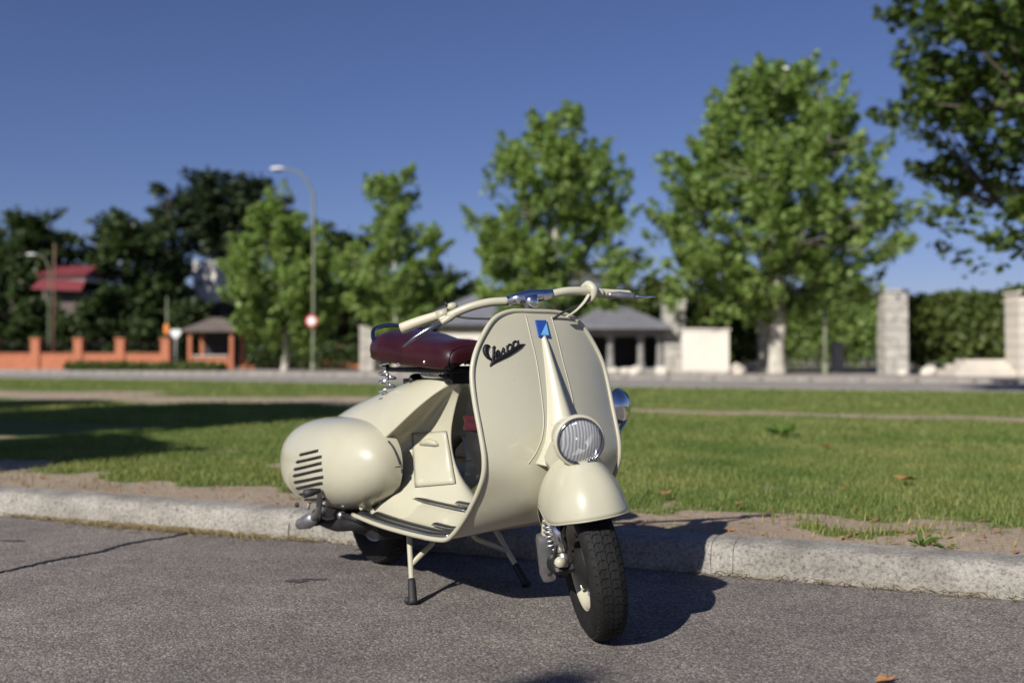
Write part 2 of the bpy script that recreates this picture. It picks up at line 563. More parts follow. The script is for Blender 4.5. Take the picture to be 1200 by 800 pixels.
# lawn sheet with a soil mask
def soil_mask(a, n_):
    e1 = pnoise(a, n_, 3, 4, .9)
    edge = 1 - np.clip((n_ - (N0 + .17) - .28 - (e1 - .5) * 1.9 - (pnoise(a, n_, 33, 3, 5.0) - .5) * 1.0) / .45, 0, 1)
    pth = pnoise(a, n_, 4, 4, .35)
    left = np.clip((-a - 3) / 5, 0, 1)
    path = np.clip(.72 + .43 * left - np.abs(n_ - (11.7 + left * .9)) / (.8 + left * 1.9) + (pth - .5) * 1.9, 0, 1)
    spots = np.clip((pnoise(a, n_, 5, 4, 1.6) - .58) * 4.5, 0, .85) * np.clip((9 - n_) / 4, 0, 1)
    return np.clip(np.maximum(np.maximum(edge, path), spots), 0, 1)
def lawn_z(a, n_):
    return .102 + .035 * (pnoise(a, n_, 8, 3, .22) - .5) * np.clip((n_ - 4) / 3, 0, 1) + .012 * (pnoise(a, n_, 9, 3, 2.0) - .5)
n_far = lambda a: None
lawn_parts = []
na, nb = 260, 150
aa = np.linspace(-48, 14, na)
bb = N0 + .165 + (np.linspace(0, 1, nb) ** 1.9) * 21.5
# the near stretch is finer along the kerb as well
aa = np.sort(np.concatenate([np.linspace(-50, -7, 90), np.linspace(-6.9, 2.6, 150), np.linspace(2.8, 16, 30)]))
AA, BB = np.meshgrid(aa, bb, indexing='ij')
far_lim = (20.8 - (AA * (KR @ N2))) / (NR @ N2)                # where the lawn meets the far kerb
BB = N0 + .165 + (BB - N0 - .165) / 21.5 * (far_lim - N0 - .165)
LZ = lawn_z(AA, BB)
XY = AA[..., None] * KR + BB[..., None] * NR
P = np.concatenate([XY, LZ[..., None]], -1)
lv, lf = grid(P)
lawn = struct(obj('lawn', (lv, lf), 'lawn'))
sm = soil_mask(AA, BB).ravel()
at_l = lawn.data.attributes.new('soil', 'FLOAT', 'POINT')
at_l.data.foreach_set('value', sm.astype(np.float32))

# grass blades
def blades(name, a0, a1, n0_, n1_, count, h, w, mat, keep, label, lean=.5, zoff=0.0):
    a = rng.uniform(a0, a1, count); n_ = rng.uniform(n0_, n1_, count)
    k_ = keep(a, n_); sel = rng.random(count) < k_
    a, n_ = a[sel], n_[sel]
    lim = (20.75 - a * (KR @ N2)) / (NR @ N2)
    s2 = n_ < lim; a, n_ = a[s2], n_[s2]
    xy = a[:, None] * KR + n_[:, None] * NR
    d = xy[:, 1]; vis = np.abs(xy[:, 0]) < d * .56 + 1.0
    xy, a, n_ = xy[vis], a[vis], n_[vis]
    m_ = len(a)
    z = lawn_z(a, n_) - .004 + zoff
    ang = rng.uniform(0, 2 * np.pi, m_); H_ = h * (.55 + .9 * rng.random(m_)) * (.7 + .6 * pnoise(a, n_, 12, 3, 1.1)); W_ = w * (.7 + .6 * rng.random(m_))
    ln = ang + rng.normal(0, 1.0, m_); lm = lean * H_ * (.3 + rng.random(m_))
    side = np.c_[-np.sin(ang), np.cos(ang), np.zeros(m_)] * W_[:, None] / 2
    base = np.c_[xy, z]
    ld = np.c_[np.cos(ln), np.sin(ln), np.zeros(m_)]
    midp = base + ld * (lm * .35)[:, None] + np.c_[np.zeros((m_, 2)), H_ * .6]
    tip = base + ld * lm[:, None] + np.c_[np.zeros((m_, 2)), H_ * .95]
    V = np.stack([base - side, base + side, midp + side * .7, midp - side * .7, tip], 1).reshape(-1, 3)
    i = np.arange(m_)[:, None] * 5
    Fc = np.concatenate([i + [[0, 1, 2]], i + [[0, 2, 3]], i + [[3, 2, 4]]])
    o = raw_mesh(name, V, Fc, mat)
    o['kind'] = 'stuff'; tag(o, label, 'grass')
    return o
gk = lambda a, n_: np.clip(1.15 - soil_mask(a, n_) * 1.5, .05 * (pnoise(a, n_, 41, 3, 2.5) > .5) + .01, 1)
blades('lawn_grass', -6.5, 3.0, N0 + .2, 7.5, 190000, .030, .0042, 'grass_blade', gk, 'short mown green grass along the worn edge by the kerb')
blades('lawn_grass', -12, 4.5, 7.5, 13, 110000, .034, .008, 'grass_blade', gk, 'short green lawn grass in the middle of the island')
blades('lawn_grass', -32, 7, 13, 27, 80000, .042, .016, 'grass_blade', gk, 'short green lawn grass towards the far road')
sk = lambda a, n_: np.clip(.15 + soil_mask(a, n_), 0, 1) * np.clip(pnoise(a, n_, 21, 3, 1.3) * 2 - .75, 0, 1)
blades('dry_grass', -6.5, 3.0, N0 + .2, 6.0, 9000, .022, .004, 'dry_straw', sk, 'dry straw coloured grass scattered on the bare soil', 1.6)

# straw litter in the gutter
def litter(name, spots, mat, label, length, width):
    V, Fc = [], []
    for i, (p, ang, L_) in enumerate(spots):
        d_ = np.array([math.cos(ang), math.sin(ang), 0]) * L_ * length / 2
        s_ = np.array([-math.sin(ang), math.cos(ang), 0]) * width / 2
        up = np.array([0, 0, rng.uniform(.002, .009)])
        V += [p - d_ - s_, p - d_ + s_, p + s_ + up, p - s_ + up, p + d_ + s_ * .6, p + d_ - s_ * .6]
        k_ = i * 6
        Fc += [(k_, k_ + 1, k_ + 2), (k_, k_ + 2, k_ + 3), (k_ + 3, k_ + 2, k_ + 4), (k_ + 3, k_ + 4, k_ + 5)]
    o = raw_mesh(name, np.array(V), np.array(Fc), mat)
    o['kind'] = 'stuff'; tag(o, label, 'litter')
sp_ = []
for i in range(1500):
    a = rng.normal(-3.05, .42) if rng.random() < .62 else rng.uniform(-4.6, 1.2)
    off = abs(rng.normal(0, .030)) * (1.5 if -3.6 < a < -2.4 else .7)
    sp_.append((kp(a, N0 - .006 - off, .004 + rng.random() * .012), rng.normal(math.atan2(KR[1], KR[0]), .7), .4 + rng.random()))
litter('straw_litter', sp_, 'dry_straw', 'thin line of dry straw and needles lying in the gutter', .05, .0035)
sp_ = [(kp(rng.uniform(-5, 2), N0 + .2 + abs(rng.normal(0, .5)), .108), rng.uniform(0, 6.28), .3 + rng.random()) for i in range(260)]
litter('leaf_litter', sp_, 'fallen_leaf', 'brown leaf crumbs scattered over the bare soil strip', .05, .012)

# single fallen leaves that can be picked out
def fallen_leaf(p, size, ang, label):
    P_ = [(0, 0, 0), (.35, .28, .16), (.75, .34, .10), (.62, .12, .05), (1.0, .0, .18), (.62, -.12, .05), (.75, -.34, .14), (.35, -.28, .1)]
    v = np.array(P_) * size
    c_, s_ = math.cos(ang), math.sin(ang)
    v = v @ np.array([[c_, s_, 0], [-s_, c_, 0], [0, 0, 1]]) + p
    o = obj('fallen_leaf', (v, [(0, 1, 3), (1, 2, 3), (0, 3, 5), (3, 4, 5), (5, 6, 7), (0, 5, 7)]), 'fallen_leaf', smooth=False)
    tag(o, label, 'leaf', 'fallen leaves')
fallen_leaf(ground_px(1026, 798, .006), .06, .3, 'single dry orange leaf lying on the open asphalt')
for px, py, s_, lab in ((775, 579, .08, 'pale brown curled leaf at the edge of the soil strip beside the front wheel shadow'),
                        (978, 524, .12, 'dark brown leaf lying flat on the sunny lawn'),
                        (1075, 562, .14, 'long greyish leaf lying on the lawn grass'),
                        (862, 590, .05, 'small whitish leaf at the ragged grass edge')):
    fallen_leaf(ground_px(px, py, .135), s_, rng.uniform(0, 6), lab)

# little weeds
def weed(p, n_, size, label):
    g = G()
    for i in range(n_):
        a = rng.uniform(0, 6.28); L_ = size * (.6 + .7 * rng.random()); up = .25 + .6 * rng.random()
        d_ = np.array([math.cos(a), math.sin(a), up]); s_ = np.array([-math.sin(a), math.cos(a), 0]) * L_ * .13
        q = [p, p + d_ * L_ * .5 + s_, p + d_ * L_ * np.array([1, 1, .55]), p + d_ * L_ * .5 - s_]
        g.add(q, [(0, 1, 2), (0, 2, 3)])
    tag(obj('weed', g, 'weed_leaf', smooth=False), label, 'weed', 'weeds by the kerb')
weed(kp(-.02, N0 + .27, .10), 9, .07, 'small green weed sprouting from the bare soil behind the kerb')
weed(kp(.06, N0 + .25, .10), 6, .05, 'tiny weed beside the larger one on the bare soil behind the kerb')
weed(ground_px(372, 629), 9, .06, 'bright green weed growing in the gutter below the kick start lever')
weed(ground_px(918, 509, .12), 26, .16, 'dark green clump of taller grass on the lawn')

# road beyond the lawn, its kerbs and the far pavement
struct(obj('far_road', (np.array([k2(-140, 20.7, .0), k2(90, 20.7, .0), k2(90, 33.2, .0), k2(-140, 33.2, .0)]), [(0, 1, 2, 3)]), 'far_asphalt', smooth=False))
for nm, n_, w in (('far_lawn_kerb', 20.8, .22), ('far_pavement_kerb', 33, .22)):
    kb = bpy.data.objects.new(nm, None); COL.objects.link(kb); struct(kb)
    me = None
    for i in range(70):
        a0 = -80 + i * 1.6
        g = G(); g.add(*box(0, 1.57, 0, w, -.05, .125, .015))
        if me is None:
            o = obj('kerb_stone', g, 'kerb_stone', kb, smooth=False); me = o.data
        else:
            o = bpy.data.objects.new('kerb_stone', me); COL.objects.link(o); o.parent = kb
        o.location = k2(a0, n_); o.rotation_euler = (0, 0, math.atan2(K2[1], K2[0]))
struct(obj('far_pavement', (np.array([k2(-140, 33.2, .118), k2(90, 33.2, .118), k2(90, 43, .13), k2(-140, 43, .13)]), [(0, 1, 2, 3)]), 'pavement_pink', smooth=False))
struct(obj('far_garden', (np.array([k2(-200, 43, .09), k2(160, 43, .09), k2(160, 160, .6), k2(-200, 160, .6)]), [(0, 1, 2, 3)]), 'far_ground', smooth=False))

# ------------------------------------------------------------------ trees
def leaf_cards(cent, size, r_, up=.5):
    m_ = len(cent)
    nrm = r_.normal(0, 1, (m_, 3)); nrm[:, 2] = np.abs(nrm[:, 2]) + up
    nrm /= np.linalg.norm(nrm, axis=1)[:, None]
    t = r_.normal(0, 1, (m_, 3)); t -= nrm * (t * nrm).sum(1)[:, None]; t /= np.linalg.norm(t, axis=1)[:, None]
    b_ = np.cross(nrm, t)
    S = (size * (.6 + .8 * r_.random(m_)))[:, None]
    cup = nrm * S * .12
    V = np.stack([cent - t * S * .5, cent + b_ * S * .42 + cup, cent + t * S * .55, cent - b_ * S * .42 + cup], 1).reshape(-1, 3)
    i = np.arange(m_)[:, None] * 4
    return V, i + np.array([[0, 1, 2, 3]])

def make_tree(name, loc, H_, prof, label, leaf='plane_leaf', bark='bark_pale', trunk_r=.2, seed=1, twigs=330, per=34, size=.22,
              clump=.34, spike=.6, group=None, skew=(0, 0), up=.5, fork=None):
    """prof: (height fraction, radius) pairs of the crown; trunk, limbs and leaf sprays"""
    r_ = np.random.default_rng(seed)
    root = empty(name, tuple(loc), label, 'tree', group)
    zs, rs = np.array([p[0] for p in prof]) * H_, np.array([p[1] for p in prof])
    z0, z1 = zs[0], zs[-1]
    top = np.array([skew[0], skew[1], H_ * .93])
    tr = np.array([[0, 0, -.1], [.03, .02, z0 * .5], [.05 + skew[0] * .2, skew[1] * .2, z0], [skew[0] * .6, skew[1] * .6, (z0 + z1) / 2], top])
    tr[1:4, :2] += r_.normal(0, .05 * H_ / 10, (3, 2))
    trc = catmull(tr, 6)
    wood, twig = G(), G()
    wood.add(*tube(trc, np.interp(trc[:, 2], [0, .4, z0, H_], [trunk_r * 1.25, trunk_r, trunk_r * .72, .02]), 10))
    # limb targets
    limbs = []
    nl = 16 if twigs > 250 else 10
    for i in range(nl):
        zf = z0 + (z1 - z0) * (.12 + .8 * (i + .5) / nl)
        az = i * 2.4 + r_.normal(0, .25)
        R_ = np.interp(zf, zs, rs) * (.46 + .28 * r_.random())
        tgt = np.array([math.cos(az) * R_ + skew[0] * .6, math.sin(az) * R_ + skew[1] * .6, zf])
        zb = max(z0 * .85, zf - R_ * (.55 + .35 * r_.random()))
        b0 = trc[np.argmin(np.abs(trc[:, 2] - zb))]
        mid_ = (b0 + tgt) / 2 + np.array([0, 0, -.04 * R_]) + r_.normal(0, .12, 3)
        pl = catmull([b0, mid_, tgt], 5)
        limbs.append(pl)
        twig.add(*tube(pl, [trunk_r * .26, .012], 6))
    LP = np.vstack(limbs + [trc[trc[:, 2] > z0]])
    # boughs inside the envelope, twigs gathered round each bough, shoots on the outside
    nb_ = max(14, twigs // 4)
    B_ = []
    for i in range(nb_):
        for _ in range(14):
            zf = r_.uniform(z0, z1); Rm = np.interp(zf, zs, rs)
            if r_.random() < (Rm / rs.max()) ** 1.2: break
        az = i * 2.39996 + r_.normal(0, .3)
        rad = Rm * (.86 + .20 * r_.random()) * r_.random() ** .38
        B_.append((math.cos(az) * rad, math.sin(az) * rad, zf, az, rad / max(Rm, .1)))
    C = []
    bs = rs.max() * .095
    for i in range(twigs):
        bx__, by__, zf, az, out = B_[i % nb_]
        sk_ = np.array([skew[0], skew[1], 0]) * (zf / H_)
        p = np.array([bx__, by__, zf]) + sk_ + r_.normal(0, 1, 3) * [bs, bs, bs * .75]
        q = LP[np.argmin(((LP - p) ** 2).sum(1) + np.where(LP[:, 2] > p[2] + .2, 3.0, 0))]
        L_ = np.linalg.norm(p - q)
        if L_ > .15 and i % 3 == 0:
            twig.add(*tube(np.array([q, (p + q) / 2 + [0, 0, -.05 * L_], p]), [.035, .012], 4, False))
        up_w = .30 * spike / .6 + spike * 1.6 * max(0, (zf - z0) / (z1 - z0)) ** 1.2 + .5 * r_.random()
        a2 = az + r_.normal(0, .7)
        u_ = np.array([math.cos(a2), math.sin(a2), up_w]); u_ /= np.linalg.norm(u_)
        k_ = int(per * (.6 + .8 * r_.random()))
        t_ = r_.random(k_)
        ln_ = clump * (2.3 + 2.0 * r_.random() * (1 if out > .6 else .5))
        sp = clump * (1.0 - .70 * t_) * .62
        C.append(p + u_ * ((t_ - .45) * ln_)[:, None] + r_.normal(0, 1, (k_, 3)) * sp[:, None] * [1, 1, .75])
    C = np.vstack(C)
    V, Fc = leaf_cards(C, size, r_, up)
    tk_ = obj('trunk', wood, bark, root)
    obj('limbs', twig, 'bark_mid' if bark == 'bark_pale' else bark, tk_)['kind'] = 'stuff'
    raw_mesh('crown', V, Fc, leaf, root)
    return root

PLANE = [(.20, 1.5), (.27, 3.3), (.37, 4.6), (.52, 4.8), (.68, 3.9), (.84, 2.7), (1.0, .8)]
RG = 'plane trees along the far pavement'
make_tree('plane_tree', at(910, 39.3, .12), 12.2, PLANE, 'large bright green plane tree with a pale trunk, lamp head showing at its crown', seed=11, twigs=680, per=68, trunk_r=.33, group=RG, size=.215, clump=.34)
make_tree('plane_tree', at(650, 44.8, .12), 11.8, [(.16, 2.0), (.26, 3.6), (.42, 4.0), (.60, 3.5), (.78, 2.6), (.92, 1.6), (1, .6)], 'pointed bright green plane tree rising behind the handlebar', seed=23, twigs=480, per=70, trunk_r=.24, group=RG, size=.215, clump=.33)
make_tree('plane_tree', at(463, 46.8, .12), 9.5, [(.18, 1.2), (.3, 2.3), (.5, 2.6), (.66, 2.0), (.82, 1.2), (.94, .7), (1, .2)], 'slender thin leaved plane tree rising behind the saddle', seed=32, twigs=240, per=62, trunk_r=.14, group=RG, size=.21, clump=.32)
make_tree('plane_tree', at(333, 49.4, .12), 9.0, [(.17, 1.2), (.28, 2.5), (.45, 3.0), (.65, 2.4), (.82, 1.6), (.94, .8), (1, .25)], 'light green plane tree with pale trunk beside the lamp with the round sign', seed=44, twigs=380, per=70, trunk_r=.17, group=RG, size=.215, clump=.33)
make_tree('plane_tree', at(1350, 17.0, .12), 9.9, [(.20, 1.5), (.30, 2.9), (.45, 3.95), (.65, 4.2), (.85, 3.3), (1, 1.2)], 'big deep green plane tree overhanging the view beside the stone block pillar', leaf='plane_leaf_deep', bark='bark_dark', seed=57, twigs=900, per=56, trunk_r=.24, size=.15, clump=.26, spike=.3)

# ------------------------------------------------------------------ the scooter (local x forward, y rider's left, z up)
R0 = np.array([-.472, 3.60]); FW = np.array([.5756, -.8177]); LF = np.array([.8177, .5756])
SC = empty('scooter', (R0[0], R0[1], 0), 'vintage cream motor scooter with maroon saddle parked on its stand by the kerb', 'scooter',
           rz=math.atan2(FW[1], FW[0]))
SCM = Matrix.Translation((R0[0], R0[1], 0)) @ Matrix.Rotation(math.atan2(FW[1], FW[0]), 4, 'Z')
SCI = SCM.inverted()
AX = np.array([.905, 0, .93]); RK = math.radians(20.4)
AD = np.array([-math.sin(RK), 0, math.cos(RK)])
STEER = math.radians(-27)
def steer(V):
    v = np.asarray(V, float) - AX
    return AX + v * math.cos(STEER) + np.cross(AD, v) * math.sin(STEER) + np.outer(v @ AD, AD) * (1 - math.cos(STEER))

def subsurf(o, lv=3):
    md = o.modifiers.new('sub', 'SUBSURF'); md.levels = lv; md.render_levels = lv
    return o
def solid(o, t, off=-1):
    md = o.modifiers.new('solid', 'SOLIDIFY'); md.thickness = t; md.offset = off
    return o

def bvh_of(o):
    dg = bpy.context.evaluated_depsgraph_get(); dg.update()
    ev = o.evaluated_get(dg); me = ev.to_mesh()
    t = BVHTree.FromPolygons([tuple(v.co) for v in me.vertices], [tuple(p.vertices) for p in me.polygons])
    ev.to_mesh_clear()
    return t
CAM_L = SCI @ Vector((0, 0, EYE))
def hit(t, px, py):
    """point and normal, in scooter space, where the pixel's ray meets a surface"""
    d = (SCI.to_3x3() @ ray(px, py)).normalized()
    p, nrm, _, _ = t.ray_cast(CAM_L, d)
    if p is None:
        return None, None
    if nrm.dot(d) > 0: nrm = -nrm
    return np.array(p), np.array(nrm)
def drape(t, pts, off=0.0):
    out, last = [], None
    for px, py in pts:
        p, nr = hit(t, px, py)
        if p is None:
            continue
        out.append(p + nr * off)
    return np.array(out)

# ---- leg shield and floor board: one sheet from the shield's top edge to the rear of the floor
ROWS = [  # centre (s,z), edge (s,z), half width
    ((.940, .869), (.938, .869), .050), ((.941, .868), (.937, .867), .085), ((.945, .862), (.938, .858), .120),
    ((.951, .850), (.941, .842), .150), ((.960, .830), (.945, .815), .176), ((.975, .790), (.950, .772), .205),
    ((.990, .745), (.957, .728), .226), ((1.008, .69), (.966, .68), .236), ((1.035, .60), (.988, .60), .238),
    ((1.060, .50), (1.022, .49), .236), ((1.066, .43), (1.016, .42), .234), ((1.045, .355), (.965, .345), .234),
    ((.995, .295), (.911, .287), .234), ((.93, .262), (.852, .240), .235), ((.86, .255), (.80, .226), .237),
    ((.76, .262), (.70, .221), .240), ((.62, .268), (.58, .219), .243), ((.50, .268), (.46, .219), .243), ((.38, .262), (.35, .222), .240), ((.27, .255), (.25, .226), .236)]
RC = catmull([(a[0], a[1], b_[0], b_[1], w) for a, b_, w in ROWS], 6)
NU = 41
U = np.linspace(-1, 1, NU)
P = np.zeros((len(RC), NU, 3))
for i, (sc_, zc, se, ze, w) in enumerate(RC):
    e = np.abs(U) ** 2.2
    P[i, :, 0] = sc_ + (se - sc_) * e
    P[i, :, 1] = U * w
    zz = zc + (ze - zc) * e
    if i > 13 * 6:      # floor: raised tunnel in the middle
        k = min(1, (i - 13 * 6) / 12)
        tun = .5 * (1 + np.cos(np.clip((np.abs(U) - .34) / .30, 0, 1) * np.pi))
        zz = ze + .006 * (1 - np.abs(U)) + k * .060 * tun + (1 - k) * (zc - ze) * (1 - e)
    P[i, :, 2] = zz
shield = obj('leg_shield', grid(P), 'cream_paint', SC)
solid(shield, .004, 0)
rim_pts = np.vstack([P[::-1, 0], P[0, 1:-1], P[:, -1]])
rp = rim_pts.copy(); rp[:, 0] += .003
obj('edge_bead', tube(catmull(rp[::3], 3), .0072, 10), 'cream_paint', shield)
T_SH = bvh_of(shield)

# pressed creases on the shield
for pts in (((616, 370), (622, 395), (629, 425), (634, 460), (637, 490), (635, 512), (628, 530), (619, 543)),
            ((646, 371), (652, 392), (660, 425), (668, 455), (672, 475))):
    q = drape(T_SH, catmull(pts, 5), .0004)
    obj('pressed_crease', tube(q, .0015, 6), 'cream_paint', shield)

# tapered steering column cover
prof = [(.812, .010, .004), (.79, .013, .014), (.74, .018, .022), (.68, .025, .032), (.62, .034, .044), (.56, .047, .060), (.51, .064, .074), (.475, .084, .080), (.455, .098, .078)]
pc = catmull(prof, 4)
Pc = []
zc_ = RC[:60, 1][::-1]; sc__ = RC[:60, 0][::-1]
for z, w, h in pc:
    s0 = np.interp(z, zc_, sc__)
    th = np.linspace(-1, 1, 17)
    row = [(s0 - .012 + (h + .012) * (1 - abs(t) ** 2.0) ** .8, t * w, z - .02 * (1 - t * t) * h / .08) for t in th]
    Pc.append(row)
cover = obj('steering_column_cover', grid(Pc), 'cream_paint', SC)
solid(cover, .003, -1)

# badge: silver frame, blue plate, light blue triangle
def plate(name, poly, off, thick, mat, parent, bvh=T_SH):
    q = drape(bvh, poly, 0)
    c0 = q.mean(0); nr = np.cross(q[1] - q[0], q[2] - q[1]); nr /= np.linalg.norm(nr)
    if nr @ (np.array(CAM_L) - c0) < 0: nr = -nr
    k_ = len(q)
    V = np.vstack([q + nr * (off - thick), q + nr * off])
    Fc = [tuple(range(k_, 2 * k_)), tuple(range(k_))[::-1]] + [(i, (i + 1) % k_, (i + 1) % k_ + k_, i + k_) for i in range(k_)]
    return obj(name, (V, Fc), mat, parent, smooth=False)
bd = plate('badge', [(626.5, 375.8), (638.8, 375.8), (643.8, 395.6), (630.8, 395.2)], .0052, .008, 'badge_blue', SC)
plate('badge_face', [(628.2, 377.4), (638, 377.4), (642.2, 394), (632, 393.8)], .0060, .0016, 'badge_blue', bd)
plate('badge_triangle', [(638.9, 379.5), (641.9, 393.6), (632.3, 393.4)], .0068, .0014, 'badge_light_blue', bd)

# script emblem: strokes laid on the shield
def em(pts): return [(550 + x / 12.31, 375 + y / 12.31) for x, y in pts]
emb = G()
def stroke(pts, w0, n=6):
    q = drape(T_SH, catmull(em(pts), n), .0006)
    w = np.interp(np.linspace(0, 1, len(q)), np.linspace(0, 1, len(w0)), w0) * .00030 / 2
    emb.add(*tube(q, w, 8))
stroke([(296, 388), (272, 372), (245, 385), (228, 425), (236, 480), (268, 535), (305, 565), (335, 585)], [16, 26, 52, 56, 50, 38, 26, 16])
stroke([(330, 408), (345, 392), (362, 384), (350, 430), (346, 500), (338, 580), (322, 625), (300, 668)], [12, 16, 20, 22, 22, 26, 26, 14])
stroke([(352, 560), (372, 520), (410, 490), (430, 455), (412, 440), (384, 470), (374, 515), (390, 535), (425, 515), (452, 480)], [12, 14, 16, 16, 16, 18, 18, 16, 14, 12])
stroke([(440, 520), (470, 455), (490, 405), (497, 450), (512, 485), (490, 512), (462, 508)], [12, 16, 20, 20, 20, 16, 12])
stroke([(530, 370), (542, 400), (548, 470), (550, 530)], [12, 20, 22, 16])
stroke([(548, 420), (560, 365), (590, 352), (612, 380), (606, 420), (580, 448), (552, 440)], [14, 18, 20, 20, 20, 18, 14])
stroke([(690, 330), (668, 305), (636, 322), (626, 362), (644, 396), (676, 388), (698, 350)], [14, 18, 20, 20, 20, 18, 14])
stroke([(704, 288), (702, 330), (708, 368), (735, 366)], [10, 20, 22, 14])
stroke([(300, 670), (345, 612), (430, 560), (540, 500), (640, 436), (720, 385), (760, 362), (806, 350)], [10, 34, 42, 46, 46, 40, 26, 6])
obj('script_emblem', emb, 'emblem_black', shield)

# floor strips: black rubber in bright metal channels
T_FL = T_SH
def floor_strip(pts, lift=0.0):
    q = []
    for s_, l_ in pts:
        p, nr, _, _ = T_FL.ray_cast(Vector((s_, l_, .40)), Vector((0, 0, -1)))
        if p is not None and p.z < .36: q.append((p.x, p.y, p.z + .004 + lift))
    q = catmull(q, 4)
    ch = obj('floor_strip', tube(q, .0175, 10, flat=.20), 'chrome', SC)
    q2 = q.copy(); q2[:, 2] += .0022
    obj('rubber_insert', tube(q2, .0130, 10, flat=.34), 'black_strip', ch)
for l_, s0, s1 in ((-.213, .27, .81), (-.176, .31, .81), (-.140, .62, .81), (-.092, .42, .72), (-.045, .60, .80), (.045, .60, .80), (.092, .42, .72), (.140, .62, .81), (.176, .31, .81), (.213, .27, .81)):
    floor_strip([(s, l_ * (1 - .06 * max(0, (s - .7)) / .1)) for s in np.linspace(s0, s1, 8)])
for l_, s_ in ((-.142, .30), (.142, .30)):
    p, _, _, _ = T_FL.ray_cast(Vector((s_, l_, .40)), Vector((0, 0, -1)))
    if p is not None:
        obj('floor_bolt', lathe([(0, .006), (.006, .005), (.008, 0), (.008, -.004)], 12, 'z', p), 'dull_metal', SC)

# ---- rear body: pressed shell with the undercut below the saddle
CG = [   # spine, shoulder, lip, ridge, under-lip, undercut, flank, low, skirt
    [(.552, 0, .682), (.560, 0, .675), (.563, 0, .665), (.562, 0, .654), (.548, 0, .630), (.498, 0, .55), (.478, 0, .46), (.535, 0, .355), (.64, 0, .285)],
    [(.525, 0, .685), (.537, -.024, .679), (.534, -.034, .668), (.528, -.039, .652), (.496, -.010, .632), (.460, -.006, .53), (.452, -.014, .44), (.508, -.020, .35), (.625, -.045, .274)],
    [(.45, 0, .689), (.468, -.042, .681), (.480, -.068, .644), (.482, -.075, .616), (.428, -.016, .604), (.400, -.008, .512), (.406, -.036, .43), (.458, -.048, .34), (.570, -.085, .260)],
    [(.35, 0, .686), (.382, -.068, .667), (.412, -.110, .598), (.424, -.121, .556), (.362, -.044, .552), (.334, -.028, .475), (.350, -.070, .405), (.388, -.092, .325), (.490, -.118, .238)],
    [(.24, 0, .668), (.285, -.098, .643), (.350, -.148, .550), (.380, -.158, .500), (.322, -.092, .500), (.300, -.078, .44), (.315, -.110, .37), (.345, -.132, .30), (.415, -.150, .225)],
    [(.13, 0, .642), (.15, -.105, .614), (.22, -.175, .52), (.292, -.186, .44), (.300, -.166, .42), (.300, -.155, .40), (.300, -.155, .36), (.315, -.160, .30), (.335, -.172, .225)],
    [(0, 0, .606), (0, -.122, .576), (.03, -.195, .5), (.06, -.208, .43), (.05, -.2, .41), (.04, -.195, .38), (.04, -.19, .35), (.04, -.185, .30), (.04, -.18, .24)],
    [(-.15, 0, .558), (-.15, -.11, .532), (-.15, -.17, .47), (-.15, -.18, .42), (-.15, -.18, .40), (-.15, -.178, .37), (-.15, -.175, .34), (-.15, -.17, .30), (-.15, -.16, .26)],
    [(-.26, 0, .516), (-.26, -.09, .492), (-.27, -.135, .44), (-.28, -.14, .39), (-.28, -.14, .375), (-.28, -.138, .35), (-.28, -.135, .33), (-.28, -.13, .30), (-.28, -.12, .27)],
    [(-.31, 0, .49), (-.325, -.045, .46), (-.34, -.065, .41), (-.35, -.065, .37), (-.35, -.065, .355), (-.35, -.063, .335), (-.345, -.06, .32), (-.34, -.06, .30), (-.33, -.055, .28)],
    [(-.32, 0, .485), (-.338, 0, .46), (-.354, 0, .41), (-.362, 0, .37), (-.362, 0, .355), (-.36, 0, .335), (-.358, 0, .32), (-.35, 0, .30), (-.34, 0, .28)]]
CG = np.array(CG)
g = G(); g.add(*grid(CG)); Lm = CG.copy(); Lm[..., 1] *= -1; v_, f_ = grid(Lm); g.add(v_, [q[::-1] for q in f_])
body = obj('body_shell', g, 'cream_paint', SC)
bm = bmesh.new(); bm.from_mesh(body.data); bmesh.ops.remove_doubles(bm, verts=bm.verts, dist=1e-5)
bmesh.ops.recalc_face_normals(bm, faces=bm.faces); bm.to_mesh(body.data); bm.free()
body.data.polygons.foreach_set('use_smooth', [True] * len(body.data.polygons))
cr = body.data.attributes.new('crease_edge', 'FLOAT', 'EDGE')
ridge = {tuple(np.round(p * [1, sg, 1], 4)) for p in CG[1:6, 3] for sg in (1, -1)}
vals = np.zeros(len(body.data.edges), np.float32)
for e_ in body.data.edges:
    if all(tuple(np.round(np.array(body.data.vertices[k_].co), 4)) in ridge for k_ in e_.vertices): vals[e_.index] = .55
cr.data.foreach_set('value', vals)
subsurf(body, 3)
T_BD = bvh_of(body)

# ---- cowls: engine side (right) and storage side (left)
cw = []
for x in np.concatenate([-np.cos(np.linspace(0, np.pi, 45))]):
    hl_ = .338 if x < 0 else .380
    k_ = max(0, 1 - abs(x) ** (3.2 if x < 0 else 2.5)) ** (1 / 2.3)
    zm_ = .371 + (.018 * x if x > 0 else -.012 * abs(x))
    lo_ = -.13 - .186 * max(0, 1 - abs(x) ** 2.3) ** (1 / 2.1) - (.03 if x > 0 else .045) * abs(x) ** 2
    cw.append((.015 + x * hl_, zm_ + .161 * k_, zm_ - .161 * k_, lo_))
def cowl_grid(sign, li=-.13):
    Pg = []
    th = np.linspace(0, np.pi, 25)
    for s_, zt, zb, lo in cw:
        zm, hz = (zt + zb) / 2, max((zt - zb) / 2, .002)
        lw = li - lo
        row = []
        for t in th:
            cs, sn = math.cos(t), math.sin(t)
            row.append((s_, sign * -(li - lw * abs(sn) ** .78), zm + hz * math.copysign(abs(cs) ** .86, cs)))
        Pg.append(row)
    return Pg
v_, f_ = grid(cowl_grid(-1)); v_[:, 1] *= 1
g = G(); g.add(v_, f_)
